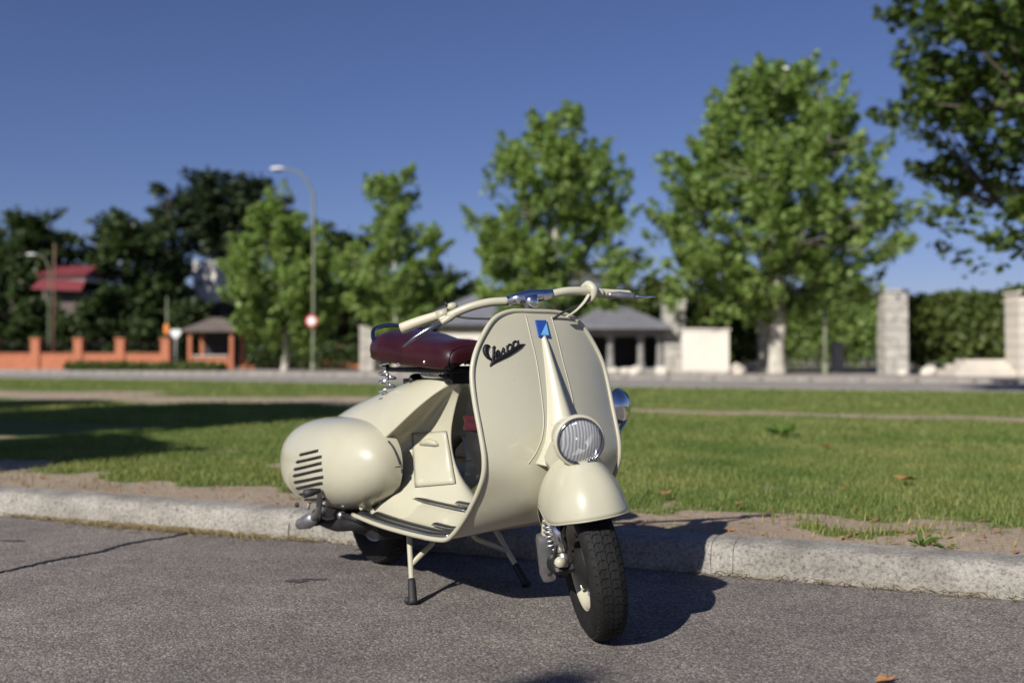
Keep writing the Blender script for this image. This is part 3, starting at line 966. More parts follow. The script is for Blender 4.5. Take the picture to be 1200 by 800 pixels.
g.v[0][:, 1] = -np.abs(g.v[0][:, 1])
cowl = obj('engine_cowl', g, 'cream_paint', SC)
T_CW = bvh_of(cowl)
g2 = G(); g2.add(v_ * [1, 1, 1], [q[::-1] for q in f_]); g2.v[0] = g2.v[0].copy(); g2.v[0][:, 1] = np.abs(g2.v[0][:, 1])
g2.v[0][:, 0] -= .03
lc = obj('storage_cowl', g2, 'cream_paint', SC)

# louvre slots on the engine cowl
for (x0, y0, x1, y1) in ((352, 533, 373, 528), (348, 541.5, 377, 535), (345.5, 550, 377, 542.5), (344.5, 557.5, 378, 550), (345.5, 565, 379, 558.5), (348, 572, 378, 565.5), (352, 579, 370, 575), (358, 585.5, 381, 584)):
    q = drape(T_CW, [(x0 + (x1 - x0) * t, y0 + (y1 - y0) * t) for t in np.linspace(0, 1, 9)], .0002)
    if len(q) > 3:
        sl = obj('louvre_slot', tube(q, .0052, 8, flat=.8), 'engine_black', cowl)
        q2 = q + np.array([0, -.002, .0062])
        obj('louvre_lip', tube(q2, [.001, .0028, .0028, .001], 6), 'cream_paint', sl)
# dark strip painting in the shade of the gap between cowl and body
dg_ = [(455, 517), (461, 525), (467.5, 540), (471.5, 556), (469, 568), (460, 580), (447, 590), (440, 597)]
def first_hit(px, py):
    best = None
    for t in (T_BD, T_CW, T_SH):
        p, nr = hit(t, px, py)
        if p is not None:
            d = np.linalg.norm(p - np.array(CAM_L))
            if best is None or d < best[0]: best = (d, p, nr)
    return (best[1], best[2]) if best else (None, None)
q = []
for px, py in catmull(dg_, 5):
    p, nr = first_hit(px, py)
    if p is not None: q.append(p + nr * .001)
obj('cowl_gap_shade', tube(np.array(q), .0032, 8), 'black_rubber', cowl)
# cowl catch
p, nr = hit(T_CW, 424, 592)
if p is not None:
    obj('cowl_catch', lathe([(0, .012), (.010, .010), (.014, .004), (.015, -.004)], 14, 'y', (0, 0, 0)), 'cream_paint', cowl).location = p

# carburettor door on the flank below the saddle
dc = [(483, 508), (523.5, 505.5), (534, 566.5), (487, 570.5)]
dp = []
for i in range(13):
    row = []
    for j in range(13):
        u_, w_ = j / 12, i / 12
        a0 = np.array(dc[0]) * (1 - u_) + np.array(dc[1]) * u_; a1 = np.array(dc[3]) * (1 - u_) + np.array(dc[2]) * u_
        px, py = a0 * (1 - w_) + a1 * w_
        p, nr = hit(T_BD, px, py)
        row.append(p + nr * (.0045 if 0 < i < 12 and 0 < j < 12 else .001))
    dp.append(row)
dp = np.array(dp)
door = obj('access_door', grid(dp), 'cream_paint', SC)
solid(door, .004, 0)
edge = np.vstack([dp[0], dp[1:, -1], dp[-1, ::-1][1:], dp[::-1, 0][1:]])
obj('door_seal', tube(edge, .0021, 6), 'emblem_black', door)
kq = np.array([hit(T_BD, px, py)[0] for px, py in ((494, 521), (500, 519), (506, 518.5), (512, 520), (516, 522))])
kn = hit(T_BD, 506, 519)[1]
obj('door_knob', tube(kq + kn * .010, [.003, .010, .012, .010, .003], 12), 'cream_paint', door)

# ---- saddle: padded leatherette on springs
def saddle_mesh():
    S_ = np.linspace(0, 1, 25)
    rows = []
    for t in S_:
        s_ = .125 + .49 * t
        hw = np.interp(t, [0, .08, .25, .5, .75, .9, 1], [.100, .132, .146, .134, .114, .106, .098])
        zt = np.interp(t, [0, .08, .2, .4, .6, .8, .95, 1], [.800, .824, .832, .820, .801, .794, .790, .772])
        zb = np.interp(t, [0, .1, .3, .6, .85, 1], [.745, .734, .724, .712, .702, .700])
        end = np.interp(t, [0, .06, .94, 1], [.82, 1, 1, .93])
        prof_ = [(-.95, .0), (-1.0, .16), (-1.03, .38), (-.99, .62), (-.84, .86), (-.54, 1.0), (-.2, 1.05), (0, 1.06)]
        prof_ = prof_ + [(-a, b_) for a, b_ in prof_[-2::-1]]
        rows.append([(s_, hw * end * a, zb + (zt - zb) * b_) for a, b_ in prof_])
    return np.array(rows)
SM = saddle_mesh()
g = G(); v_, f_ = grid(SM); g.add(v_, f_)
nr_ = SM.shape[1]
for row, rev in ((SM[0], False), (SM[-1], True)):
    c0 = row.mean(0)
    rings = [row, c0 + (row - c0) * .86 + [(-.010 if not rev else .010), 0, 0], c0 + (row - c0) * .5 + [(-.014 if not rev else .014), 0, 0], c0 + (row - c0) * .02 + [(-.015 if not rev else .015), 0, 0]]
    v2, f2 = grid(rings); g.add(v2, f2 if not rev else [q[::-1] for q in f2])
saddle = obj('saddle', g, 'maroon_leather', SC)
bm = bmesh.new(); bm.from_mesh(saddle.data); bmesh.ops.remove_doubles(bm, verts=bm.verts, dist=1e-5); bmesh.ops.recalc_face_normals(bm, faces=bm.faces); bm.to_mesh(saddle.data); bm.free()
saddle.data.polygons.foreach_set('use_smooth', [True] * len(saddle.data.polygons))
subsurf(saddle, 2)
T_SD = bvh_of(saddle)
obj('piping', tube(SM[-1][::1], .0035, 8), 'maroon_leather', saddle)
obj('hem_piping', tube(SM[:, 0] + [0, -.001, .006], .0035, 8), 'maroon_leather', saddle)
obj('hem_piping', tube(SM[:, -1] + [0, .001, .006], .0035, 8), 'maroon_leather', saddle)
for px, py in ((467, 426), (497, 424)):
    p, nr = hit(T_SD, px, py)
    if p is not None:
        obj('rivet', lathe([(0, -.004), (.0045, -.003), (.006, 0), (.006, .003)], 12, 'y', p), 'chrome', saddle)
    obj('rivet', lathe([(0, .004), (.0045, .003), (.006, 0), (.006, -.003)], 12, 'y', p * [1, -1, 1]), 'chrome', saddle)
pan = G(); pan.add(*box(.21, .59, -.085, .085, .690, .706, .005))
obj('seat_pan', pan, 'engine_black', saddle)
def spring(c0, c1, r, turns, wr, mat='chrome'):
    t = np.linspace(0, 1, int(turns * 16))
    c0, c1 = np.array(c0), np.array(c1)
    ax = (c1 - c0) / np.linalg.norm(c1 - c0)
    u_ = np.cross(ax, [0, 1, 0]); u_ /= np.linalg.norm(u_); w_ = np.cross(ax, u_)
    taper = 1 - .25 * np.abs(t - .5)
    pth = c0 + (c1 - c0) * t[:, None] + r * taper[:, None] * (np.cos(t * turns * 6.283)[:, None] * u_ + np.sin(t * turns * 6.283)[:, None] * w_)
    return tube(pth, wr, 6)
for l_ in (-.085, .085):
    obj('saddle_spring', spring((.205, l_, .590), (.205, l_, .722), .029, 4.5, .0042), 'chrome', saddle)
    obj('spring_rod', tube([(.205, l_, .575), (.205, l_, .72)], .006, 8), 'chrome', saddle)
fs = obj('front_spring', spring((.40, -.055, .690), (.52, -.055, .690), .016, 7, .003), 'chrome', saddle)
obj('front_spring', spring((.40, .055, .690), (.52, .055, .690), .016, 7, .003), 'chrome', saddle)
g = G(); g.add(*box(.515, .560, -.050, .050, .655, .712, .008)); g.add(*tube([(.545, -.055, .672), (.545, .055, .672)], .013, 12))
obj('saddle_hinge', g, 'engine_black', saddle)
g = G(); g.add(*tube(catmull([(.33, -.06, .662), (.28, -.03, .672), (.26, 0, .675), (.28, .03, .672), (.33, .06, .662)], 5), .010, 8)); g.add(*box(.24, .34, -.045, .045, .648, .668, .004))
obj('fuel_filler', g, 'engine_black', SC)
gr = catmull([(.27, -.120, .745), (.20, -.128, .785), (.150, -.110, .830), (.132, -.06, .848), (.128, 0, .851), (.132, .06, .848), (.150, .110, .830), (.20, .128, .785), (.27, .120, .745)], 6)
obj('grab_rail', tube(gr, .0075, 10), 'dark_chrome', SC)

# ---- wheels
TR = .196
def tyre_profile():
    return [(.112, -.030), (.122, -.037), (.140, -.045), (.158, -.0475), (.174, -.044), (.184, -.037), (.1905, -.025), (.1925, -.010), (.1925, .010),
            (.1905, .025), (.184, .037), (.174, .044), (.158, .0475), (.140, .045), (.122, .037), (.112, .030)]
def tread_blocks(nseg=56):
    """zigzag tread: skewed blocks following the crown of the tyre"""
    g = G()
    lanes = [(-.0375, -.0255), (-.0245, -.0135), (-.0125, -.0010), (.0010, .0125), (.0135, .0245), (.0255, .0375)]
    def R_(y): return np.interp(abs(y), [0, .012, .025, .037, .044], [.1925, .1922, .1905, .184, .174])
    dth = 2 * np.pi / nseg
    for li, (y0, y1) in enumerate(lanes):
        sk = .55 if li % 2 else -.55
        for k in range(nseg):
            t0 = (k + .28 * (li % 3)) * dth
            top, bot = [], []
            for (fy, ft) in ((0, 0), (0, .80), (.5, 1.06), (1, .80), (1, 0), (.5, .22)):
                y = y0 + (y1 - y0) * fy
                t = t0 + ft * dth + sk * dth * fy * .5
                r1 = R_(y) + .0036
                top.append((math.cos(t) * r1, y, math.sin(t) * r1)); bot.append((math.cos(t) * (r1 - .006), y, math.sin(t) * (r1 - .006)))
            V = np.array(bot + top)
            g.add(V, [(6, 7, 8, 9, 10, 11)] + [(i, (i + 1) % 6, (i + 1) % 6 + 6, i + 6) for i in range(6)])
    return g
def wheel(name, center, fn=None, rim_mat='cream_paint', parts=True, tilt=None):
    c0 = np.array(center)
    fx = (lambda V: fn(V + c0)) if fn else (lambda V: V + c0)
    root = bpy.data.objects.new(name, None); COL.objects.link(root); root.parent = SC; root.empty_display_size = .05
    def part(nm, g, mat, smooth=True, angle=None):
        if not isinstance(g, G): gg = G(); gg.add(*g); g = gg
        g.xf(fx); return obj(nm, g, mat, root, smooth, angle)
    ty = part('tyre', lathe(tyre_profile(), 72, 'y', closed=True), 'tyre_rubber')
    tb = tread_blocks(); tb.xf(fx)
    t_ = obj('tread', tb, 'tyre_rubber', root, smooth=False); t_['kind'] = 'stuff'
    part('rim', lathe([(.055, -.004), (.075, -.006), (.095, -.012), (.104, -.026), (.109, -.034), (.116, -.036), (.1165, -.033), (.110, -.030), (.106, 0), (.110, .030), (.1165, .033), (.116, .036), (.109, .034), (.104, .026), (.095, .012), (.07, .004)], 48, 'y'), rim_mat, angle=50)
    hub = G(); hub.add(*lathe([(0, -.050), (.018, -.048), (.030, -.040), (.062, -.030), (.066, -.012), (.066, .028), (.03, .036), (0, .038)], 28, 'y'))
    part('hub', hub, 'engine_black', angle=40)
    for k in range(5):
        a = k * 1.2566 + .4
        part('wheel_nut', lathe([(0, -.030), (.007, -.030), (.0085, -.024), (.0085, -.004)], 6, 'y', (math.cos(a) * .080, 0, math.sin(a) * .080)), 'chrome', False)
    return root
fw_root = wheel('front_wheel', (1.19, 0, .1975), steer)
wheel('rear_wheel', (0, 0, .1985), None)
# spare wheel in the centre plane behind the shield, held by a maroon strap
spr = wheel('spare_wheel', (.812, 0, .535), None)
aS = np.linspace(0, 2 * np.pi, 40, endpoint=False)
prs = [(.090, -.040), (.14, -.0495), (.165, -.051), (.186, -.042), (.199, -.022), (.2005, 0), (.199, .022), (.186, .042), (.165, .051), (.14, .0495), (.09, .040)]
prs = catmull(prs, 3)
rows = []
for off in (-.022, -.021, -.009, -.007, .007, .009, .021, .022):
    hgt = 0 if abs(off) in (.022, .007) else .0035
    rows.append([(.812 - (r + hgt), y * (1 + hgt * 10), .535 + .004 + off) for r, y in prs])
obj('strap', grid(rows), 'strap_maroon', spr)

# ---- front fork, suspension and mudguard, all turned with the steering
def sobj(name, g, mat, parent, smooth=True, angle=None):
    if not isinstance(g, G): gg = G(); gg.add(*g); g = gg
    g.xf(steer)
    return obj(name, g, mat, parent, smooth, angle)
FK = bpy.data.objects.new('front_fork', None); COL.objects.link(FK); FK.parent = SC; FK.empty_display_size = .05
sobj('fork_tube', tube(catmull([(.900, 0, .87), (.985, 0, .62), (1.06, 0, .48), (1.10, -.03, .40), (1.125, -.085, .30), (1.135, -.09, .22)], 6), [.020, .022, .022, .022, .02, .018], 12), 'cream_paint', FK)
sobj('fork_link', tube(catmull([(1.135, -.09, .225), (1.15, -.085, .205), (1.19, -.078, .1975)], 5), [.022, .026, .024], 12), 'engine_black', FK)
sobj('shock_absorber', tube([(1.180, -.072, .335), (1.190, -.072, .245)], .018, 14), 'chrome', FK)
sobj('shock_absorber', tube([(1.190, -.072, .245), (1.195, -.070, .205)], .013, 12), 'dull_metal', FK)
sobj('coil_spring', spring((1.150, -.088, .345), (1.150, -.092, .245), .014, 8, .0034), 'dull_metal', FK)
g = G(); g.add(*box(-.026, .026, -.019, .019, -.066, .062, .012)); g.xf(lambda V: V @ np.array([[.97, 0, -.22], [0, 1, 0], [.22, 0, .97]]) + [1.125, -.106, .222])
sobj('link_cover', g, 'dull_metal', FK, angle=50)
sobj('axle_nut', lathe([(0, -.098), (.010, -.098), (.013, -.090), (.013, -.05)], 6, 'y', (1.19, 0, .1975)), 'engine_black', FK, False)
g = G(); g.add(*tube([(1.185, -.085, .215), (1.215, -.085, .225)], .014, 10))
sobj('brake_lever', g, 'cream_paint', FK)
sobj('brake_cable', tube(catmull([(1.20, -.09, .26), (1.16, -.10, .19), (1.13, -.11, .19), (1.10, -.09, .32)], 6), .004, 6), 'black_rubber', FK)

# mudguard: rounded helmet with a lower lip, cut away round the fork link
FC = np.array([1.185, 0, 0])
nphi, nv_ = 73, 16
rows = []
for i in range(nv_):
    t = i / (nv_ - 1)
    row = []
    for j in range(nphi):
        ph = -np.pi + 2 * np.pi * j / (nphi - 1)
        c_, s_ = math.cos(ph), math.sin(ph)
        ex = .80
        x = math.copysign(abs(c_) ** ex, c_) * (.185 if c_ > 0 else .205)
        y = math.copysign(abs(s_) ** ex, s_) * .104
        zl = np.interp(c_, [-1, -.75, -.3, .3, .8, 1], [.300, .268, .280, .334, .350, .354])
        if s_ < 0:      # cut-out on the rider's right around the suspension
            zl += .070 * math.exp(-((c_ + .22) / .30) ** 2) * min(1, -s_ * 1.6)
        ztop = .503 - .25 * max(0, -x - .02) ** 1.5 * 2
        r_ = (1 - t ** 1.9) ** (1 / 1.6) if t < 1 else 0.0
        flare = 1 + .035 * (1 - t) ** 6
        row.append((FC[0] + x * r_ * flare + .010 * t, y * r_ * flare, zl + (ztop - zl) * t))
    rows.append(row)
fend = sobj('front_mudguard', grid(rows), 'cream_paint', SC)
solid(fend, .003, 0)
lip = steer(np.array(rows[0]))
obj('mudguard_lip', tube(lip, .0022, 8), 'cream_paint', fend)

# headlamp on top of the mudguard
HLC = np.array([1.252, 0, .535])
HL = bpy.data.objects.new('headlamp', None); COL.objects.link(HL); HL.parent = SC; HL.empty_display_size = .05
def hl(prof, seg=48): 
    v, f = lathe(prof, seg, 'x'); 
    c_, s_ = math.cos(.03), math.sin(.03)
    return v @ np.array([[c_, 0, -s_], [0, 1, 0], [s_, 0, c_]]) + HLC, f
sobj('lamp_shell', hl([(.0, -.13), (.022, -.126), (.042, -.105), (.055, -.07), (.062, -.03), (.0645, 0), (.0655, .006)]), 'cream_paint', HL)
sobj('lamp_rim', hl([(.0655, .004), (.0675, .010), (.0665, .020), (.062, .026), (.0585, .024), (.0575, .018)]), 'cream_paint', HL)
sobj('lamp_bezel', hl([(.0600, .0245), (.0595, .029), (.0575, .0305), (.0555, .029), (.0550, .022)]), 'dark_chrome', HL)
sobj('reflector', hl([(.004, -.040), (.02, -.034), (.038, -.018), (.050, .002), (.056, .020)]), 'lamp_reflector', HL)
sobj('bulb', hl([(0, .004), (.008, .002), (.011, -.008), (.009, -.03)], 16), 'dull_metal', HL)
sobj('lens', hl([(0, .0385), (.018, .0375), (.036, .0345), (.050, .029), (.0565, .024), (.0565, .021), (.050, .026), (.036, .0315), (.018, .0345), (0, .0355)]), 'lens_glass', HL)
g = G(); v, f = lathe([(0, .006), (.005, .005), (.006, 0), (.006, -.01)], 10, 'x'); g.add(v + HLC + [.012, 0, -.068], f)
sobj('lamp_screw', g, 'dull_metal', HL)
g = G(); g.add(*tube(catmull([(1.13, 0, .47), (1.17, 0, .51), (1.20, 0, .53)], 4), [.07, .055, .045], 20)); 
sobj('lamp_neck', g, 'cream_paint', HL)

# ---- handlebar
HB = bpy.data.objects.new('handlebar', None); COL.objects.link(HB); HB.parent = SC; HB.empty_display_size = .05
sobj('stem', tube([(.908, 0, .86), (.908, 0, .895), (.905, 0, .913)], [.022, .023, .026], 16), 'chrome', HB)
sobj('bar_clamp', tube([(.905, -.067, .909), (.904, -.03, .912), (.904, 0, .913), (.904, .03, .912), (.905, .067, .910)], [.0155, .017, .021, .017, .0155], 16), 'chrome', HB)
for l_ in (-.04, .04):
    sobj('clamp_bolt', lathe([(0, .026), (.006, .026), (.006, .012)], 8, 'x', (.904, l_, .903)), 'chrome', HB, False)
RB = catmull([(.905, -.064, .909), (.902, -.12, .914), (.892, -.18, .908), (.875, -.235, .893), (.868, -.262, .884)], 6)
LB = catmull([(.905, .064, .910), (.902, .11, .912), (.892, .165, .905), (.878, .20, .896), (.870, .222, .890)], 6)
sobj('bar_tube', tube(RB, .0125, 14), 'cream_paint', HB)
sobj('bar_tube', tube(LB, .0125, 14), 'cream_paint', HB)
sobj('grip', tube(catmull([(.862, -.262, .899), (.845, -.32, .889), (.828, -.374, .877)], 6), [.0135, .0145, .0155, .0160, .0160], 14), 'cream_grip', HB)
sobj('grip_sleeve', tube([(.872, -.238, .902), (.861, -.268, .898)], .0155, 14), 'cream_paint', HB)
sobj('lever_root', tube(catmull([(.884, -.205, .900), (.884, -.235, .888), (.884, -.262, .876)], 5), [.006, .011, .008], 10), 'cream_paint', HB)
sobj('brake_blade', tube(catmull([(.884, -.255, .878), (.882, -.30, .864), (.874, -.345, .845), (.865, -.380, .826)], 6), [.0065, .0075, .0062, .0025], 10), 'dark_chrome', HB)
sobj('grip', tube(catmull([(.868, .212, .893), (.852, .262, .882), (.838, .315, .871)], 6), [.0135, .0145, .0150], 14), 'cream_grip', HB)
sobj('gear_collar', tube(catmull([(.886, .168, .868), (.897, .186, .882), (.898, .192, .905), (.884, .182, .922), (.868, .168, .915)], 6), [.004, .009, .0125, .012, .009], 12), 'cream_paint', HB)
sobj('lever_root', tube(catmull([(.89, .235, .884), (.886, .27, .876), (.882, .315, .867)], 5), [.006, .0125, .010], 12), 'dull_metal', HB)
sobj('clutch_blade', tube([(.882, .31, .867), (.874, .35, .861), (.868, .384, .856)], [.0065, .0048, .0035], 10), 'chrome', HB)
sobj('gear_arm', tube(catmull([(.90, .175, .893), (.905, .155, .872), (.915, .125, .852), (.93, .09, .838)], 5), [.009, .0085, .007, .006], 10, flat=.5), 'cream_paint', HB)
sobj('cable', tube(catmull([(.875, -.225, .893), (.895, -.19, .880), (.915, -.13, .868), (.93, -.07, .858), (.935, -.03, .83)], 6), .0035, 6), 'black_rubber', HB)
sobj('cable', tube(catmull([(.885, .19, .885), (.90, .15, .868), (.92, .09, .855), (.935, .03, .83)], 6), .0035, 6), 'black_rubber', HB)
g = G(); g.add(*lathe([(0, .012), (.012, .010), (.017, .003), (.017, -.004), (.012, -.008)], 16, 'z', (.862, -.222, .918)))
sobj('horn_button', g, 'cream_paint', HB)
sobj('dip_switch', tube([(.868, -.236, .92), (.866, -.240, .934)], [.004, .003], 8), 'black_rubber', HB)

# ---- mirror clamped to the shield's far edge
MR = bpy.data.objects.new('shield_mirror', None); COL.objects.link(MR); MR.parent = SC; MR.empty_display_size = .05
g = G(); g.add(*box(.975, 1.008, .232, .262, .482, .528, .007)); obj('mirror_clamp', g, 'dull_metal', MR, angle=50)
obj('mirror_arm', tube(catmull([(.99, .252, .512), (.975, .290, .532), (.955, .322, .553), (.945, .326, .570), (.95, .300, .580)], 5), [.0085, .0065, .0085, .009, .007], 10), 'dark_chrome', MR)
v, f = lathe([(0, .030), (.022, .028), (.042, .018), (.053, .002), (.056, -.006), (.052, -.012)], 28, 'x')
ca, sa = math.cos(.40), math.sin(.40)
Rz = np.array([[ca, sa, 0], [-sa, ca, 0], [0, 0, 1]])
mc = np.array([.955, .300, .592])
obj('mirror_shell', (v @ Rz + mc, f), 'chrome', MR)
v, f = lathe([(0, -.010), (.025, -.010), (.052, -.011)], 28, 'x')
obj('mirror_glass', (v @ Rz + mc, f), 'chrome', MR)

# ---- centre stand
def gp(px, py):
    w = ground_px(px, py); q = SCI @ Vector(w); return np.array(q)
ft = gp(484, 709)
ST = bpy.data.objects.new('centre_stand', None); COL.objects.link(ST); ST.parent = SC; ST.empty_display_size = .05
for sg in (-1, 1):
    m_ = np.array([1, -sg, 1.0])
    f0 = ft * m_ if sg > 0 else ft.copy()
    yy = -1 if sg < 0 else 1
    p_top = np.array([.470, yy * .150, .210]); foot = np.array([ft[0], yy * abs(ft[1]), .0])
    d_ = foot - p_top
    leg = obj('stand_leg', tube(catmull([p_top, p_top + d_ * .35, p_top + d_ * .62, p_top + d_ * .93], 5), .0085, 12), 'cream_paint', ST)
    j_ = p_top + d_ * .50
    obj('stand_brace', tube([j_, np.array([.50, yy * .085, .150]), np.array([.49, yy * .05, .19])], .0085, 10), 'cream_paint', ST)
    obj('rubber_foot', tube([p_top + d_ * .68, p_top + d_ * .72, p_top + d_ * .93, p_top + d_ * .985], [.0105, .0120, .0135, .0150], 12), 'black_rubber', leg)
    obj('foot_knob', lathe([(0, -.010), (.008, -.008), (.010, 0), (.008, .008), (0, .010)], 10, 'z', foot + [-.02, yy * .008, .012]), 'black_rubber', leg)

# ---- engine, exhaust and kick starter under the cowl
EN = bpy.data.objects.new('engine', None); COL.objects.link(EN); EN.parent = SC; EN.empty_display_size = .05
g = G(); g.add(*lathe([(0, -.235), (.06, -.232), (.10, -.215), (.125, -.18), (.13, -.12), (.11, -.06)], 32, 'y', (.02, 0, .262))); obj('flywheel_cover', g, 'engine_black', EN)
g = G(); g.add(*box(-.06, .30, -.17, -.055, .14, .30, .02)); obj('crankcase', g, 'engine_black', EN, angle=50)
g = G(); g.add(*tube(catmull([(.30, -.12, .19), (.20, -.19, .185), (.05, -.20, .17), (-.10, -.20, .175)], 5), [.012, .022, .030, .028], 14)); obj('exhaust', g, 'engine_black', EN)
g = G(); g.add(*tube([(.06, -.215, .205), (.27, -.205, .205)], .011, 10)); obj('cable_tube', g, 'engine_black', EN)
for s_, l_, z_ in ((.02, -.240, .214), (-.015, -.245, .185), (.12, -.215, .205)):
    obj('engine_bolt', lathe([(0, -.012), (.012, -.010), (.014, 0), (.014, .01)], 10, 'y', (s_, l_, z_)), 'dull_metal', EN)
for k in range(7):
    g = G(); g.add(*lathe([(.05, -.006), (.085, -.006), (.085, .006), (.05, .006)], 24, 'x', (.06 + k * .022, -.135, .335))); obj('cooling_fin', g, 'engine_black', EN, angle=40)
obj('rubber_band_ring', tube([(-.135, -.20, .255), (-.128, -.22, .225), (-.14, -.22, .195)], .006, 8), 'cream_paint', EN)
KS = bpy.data.objects.new('kick_starter', None); COL.objects.link(KS); KS.parent = SC; KS.empty_display_size = .05
T_ks = lambda px, py, l_: (lambda b_, t: b_ + np.array([((t * (R0 + l_ * LF)[1] - (R0 + l_ * LF)[0]) / (FW[0] - t * FW[1])), l_, 0]))(np.zeros(3), (px - 600) / FPX)
def sp(px, py, l_):
    s_ = T_ks(px, py, l_)[0]
    d = (R0 + s_ * FW + l_ * LF)[1]
    return np.array([s_, l_, EYE - (py - HZY) / FPX * d])
obj('lever_boss', tube([sp(353, 613, -.26), sp(362, 610, -.27), sp(369, 606, -.275)], [.020, .026, .018], 14), 'dull_metal', KS)
obj('lever_arm', tube(catmull([sp(366, 607, -.275), sp(373, 599, -.29), sp(375, 587, -.30), sp(375, 574, -.305)], 6), [.012, .011, .0095, .0085], 12), 'dull_metal', KS)
obj('pedal', tube([sp(376, 574, -.305), sp(366, 576, -.335), sp(357, 578, -.360)], [.007, .0135, .0135], 12), 'black_rubber', KS)
obj('lever_shaft', tube([sp(362, 612, -.26), sp(384, 609, -.20)], .014, 12), 'engine_black', KS)
obj('tail_bolt', lathe([(0, -.008), (.008, -.006), (.009, .004)], 10, 'y', sp(349, 591, -.255)), 'engine_black', SC)

# ------------------------------------------------------------------ street furniture along the far road
def street_lamp(px, d, hgt, arm, label, thin=1.0, mat='pole_green', yaw=math.pi):
    p = at(px, d, .12)
    root = empty('street_lamp', tuple(p), label, 'street lamp', 'street lamps')
    ca, sa = math.cos(yaw), math.sin(yaw)
    pts = [(0, 0, -.05), (0, 0, hgt * .78), (ca * .08 * arm, sa * .08 * arm, hgt * .89), (ca * .35 * arm, sa * .35 * arm, hgt * .965), (ca * .75 * arm, sa * .75 * arm, hgt * .995), (ca * arm, sa * arm, hgt)]
    pc_ = catmull(pts, 7)
    obj('pole', tube(pc_, np.interp(np.linspace(0, 1, len(pc_)), [0, .2, 1], np.array([.105, .085, .05]) * thin), 12), mat, root)
    obj('pole_base', lathe([(.0, .45), (.11, .44), (.125, .40), (.13, -.02)], 14, 'z'), mat, root)
    v, f = lathe([(0, .55), (.10, .50), (.16, .28), (.17, .0), (.12, -.22), (0, -.28)], 18, 'x')
    v = v * [1, 1, .62] * (.5 + .5 * thin)
    Rm = np.array([[ca, sa, 0], [-sa, ca, 0], [0, 0, 1]])
    hd = obj('lamp_head', (v @ Rm + [ca * (arm + .1), sa * (arm + .1), hgt], f), 'lamp_white', root)
    v, f = lathe([(0, -.12), (.10, -.10), (.14, -.02)], 16, 'z')
    obj('lamp_cover', (v * [1.6, 1, 1] @ Rm + [ca * (arm + .2), sa * (arm + .2), hgt - .02], f), 'window_glass', hd)
    return root
street_lamp(367, 46.0, zat(197, 46.0) - .12, 1.45, 'tall curved street lamp carrying a round red and white sign on its pole', thin=.75)
street_lamp(967, 38.2, zat(80, 38.2) - .12, 1.3, 'tall curved street lamp rising through the crown of the largest bright tree', thin=.8)
street_lamp(57, 58, zat(298, 58) - .12, .85, 'thin street lamp with a small white head beside the rusty pole', thin=.5)
up_ = empty('utility_pole', tuple(at(63, 57, .12)), 'thin rust brown utility pole in front of the orange brick wall', 'pole')
obj('pole', tube([(0, 0, -.1), (0, 0, zat(286, 57) - .12)], [.075, .055], 10), 'pole_rust', up_)
obj('pole_cap', lathe([(0, .08), (.06, .05), (.07, -.02)], 10, 'z', (0, 0, zat(286, 57) - .12)), 'pole_rust', up_)

def round_sign(px, py, d, r, label):
    p = at(px, d)
    root = empty('round_sign', (p[0], p[1] - .12, zat(py, d)), label, 'sign')
    obj('sign_disc', lathe([(0, -.012), (r, -.012), (r, .012), (0, .012)], 28, 'y'), 'sign_red', root, smooth=False)
    obj('sign_face', lathe([(0, -.020), (r * .70, -.020), (r * .70, -.0125)], 28, 'y'), 'sign_white', root, smooth=False)
    obj('bracket', box(-.05, .05, .012, .06, -.05, .05), 'metal_grey', root, smooth=False)
round_sign(365.5, 376, 45.9, .27, 'round red rimmed white traffic sign fixed to a lamp pole')
ps = empty('post_sign', tuple(at(206, 55, .12)), 'small white sign plate on a grey post beside the kiosk', 'sign')
hz = zat(391, 55) - .12
obj('post', tube([(0, 0, 0), (0, 0, hz + .1)], .05, 10), 'metal_grey', ps)
obj('plate', (np.array([(-.28, -.07, hz + .22), (.28, -.07, hz + .22), (.28, -.07, hz), (0, -.07, hz - .3), (-.28, -.07, hz), (-.28, -.05, hz + .22), (.28, -.05, hz + .22), (.28, -.05, hz), (0, -.05, hz - .3), (-.28, -.05, hz)]),
    [(4, 3, 2, 1, 0), (5, 6, 7, 8, 9), (0, 1, 6, 5), (1, 2, 7, 6), (2, 3, 8, 7), (3, 4, 9, 8), (4, 0, 5, 9)]), 'sign_white', ps, smooth=False)
sg = empty('traffic_signal', tuple(at(195.5, 58, .12)), 'slim signal post with an orange box at the end of the brick wall', 'signal')
obj('post', tube([(0, 0, 0), (0, 0, zat(350, 58))], .05, 10), 'pole_green', sg)
obj('signal_box', box(-.13, .13, -.14, .1, zat(391, 58) - .12, zat(380, 58) - .12, .02), 'signal_orange', sg, smooth=False)
bx_ = empty('utility_cabinet', tuple(at(981, 41.5, .12)), 'grey steel utility cabinet behind the green lamp pole', 'cabinet')
obj('cabinet_body', box(-.22, .22, -.2, .2, 0, 1.25, .02), 'metal_grey', bx_, smooth=False)
obj('cabinet_door', box(-.18, .18, -.215, -.2, .08, 1.15, .004), 'metal_grey', bx_, smooth=False)
obj('cabinet_cap', box(-.25, .25, -.23, .23, 1.25, 1.31, .015), 'metal_grey', bx_, smooth=False)

# ------------------------------------------------------------------ walls, pillars and buildings
def oriented(px, d, z=.12, ang=None):
    return tuple(at(px, d, z)), (math.atan2(K2[1], K2[0]) if ang is None else ang)

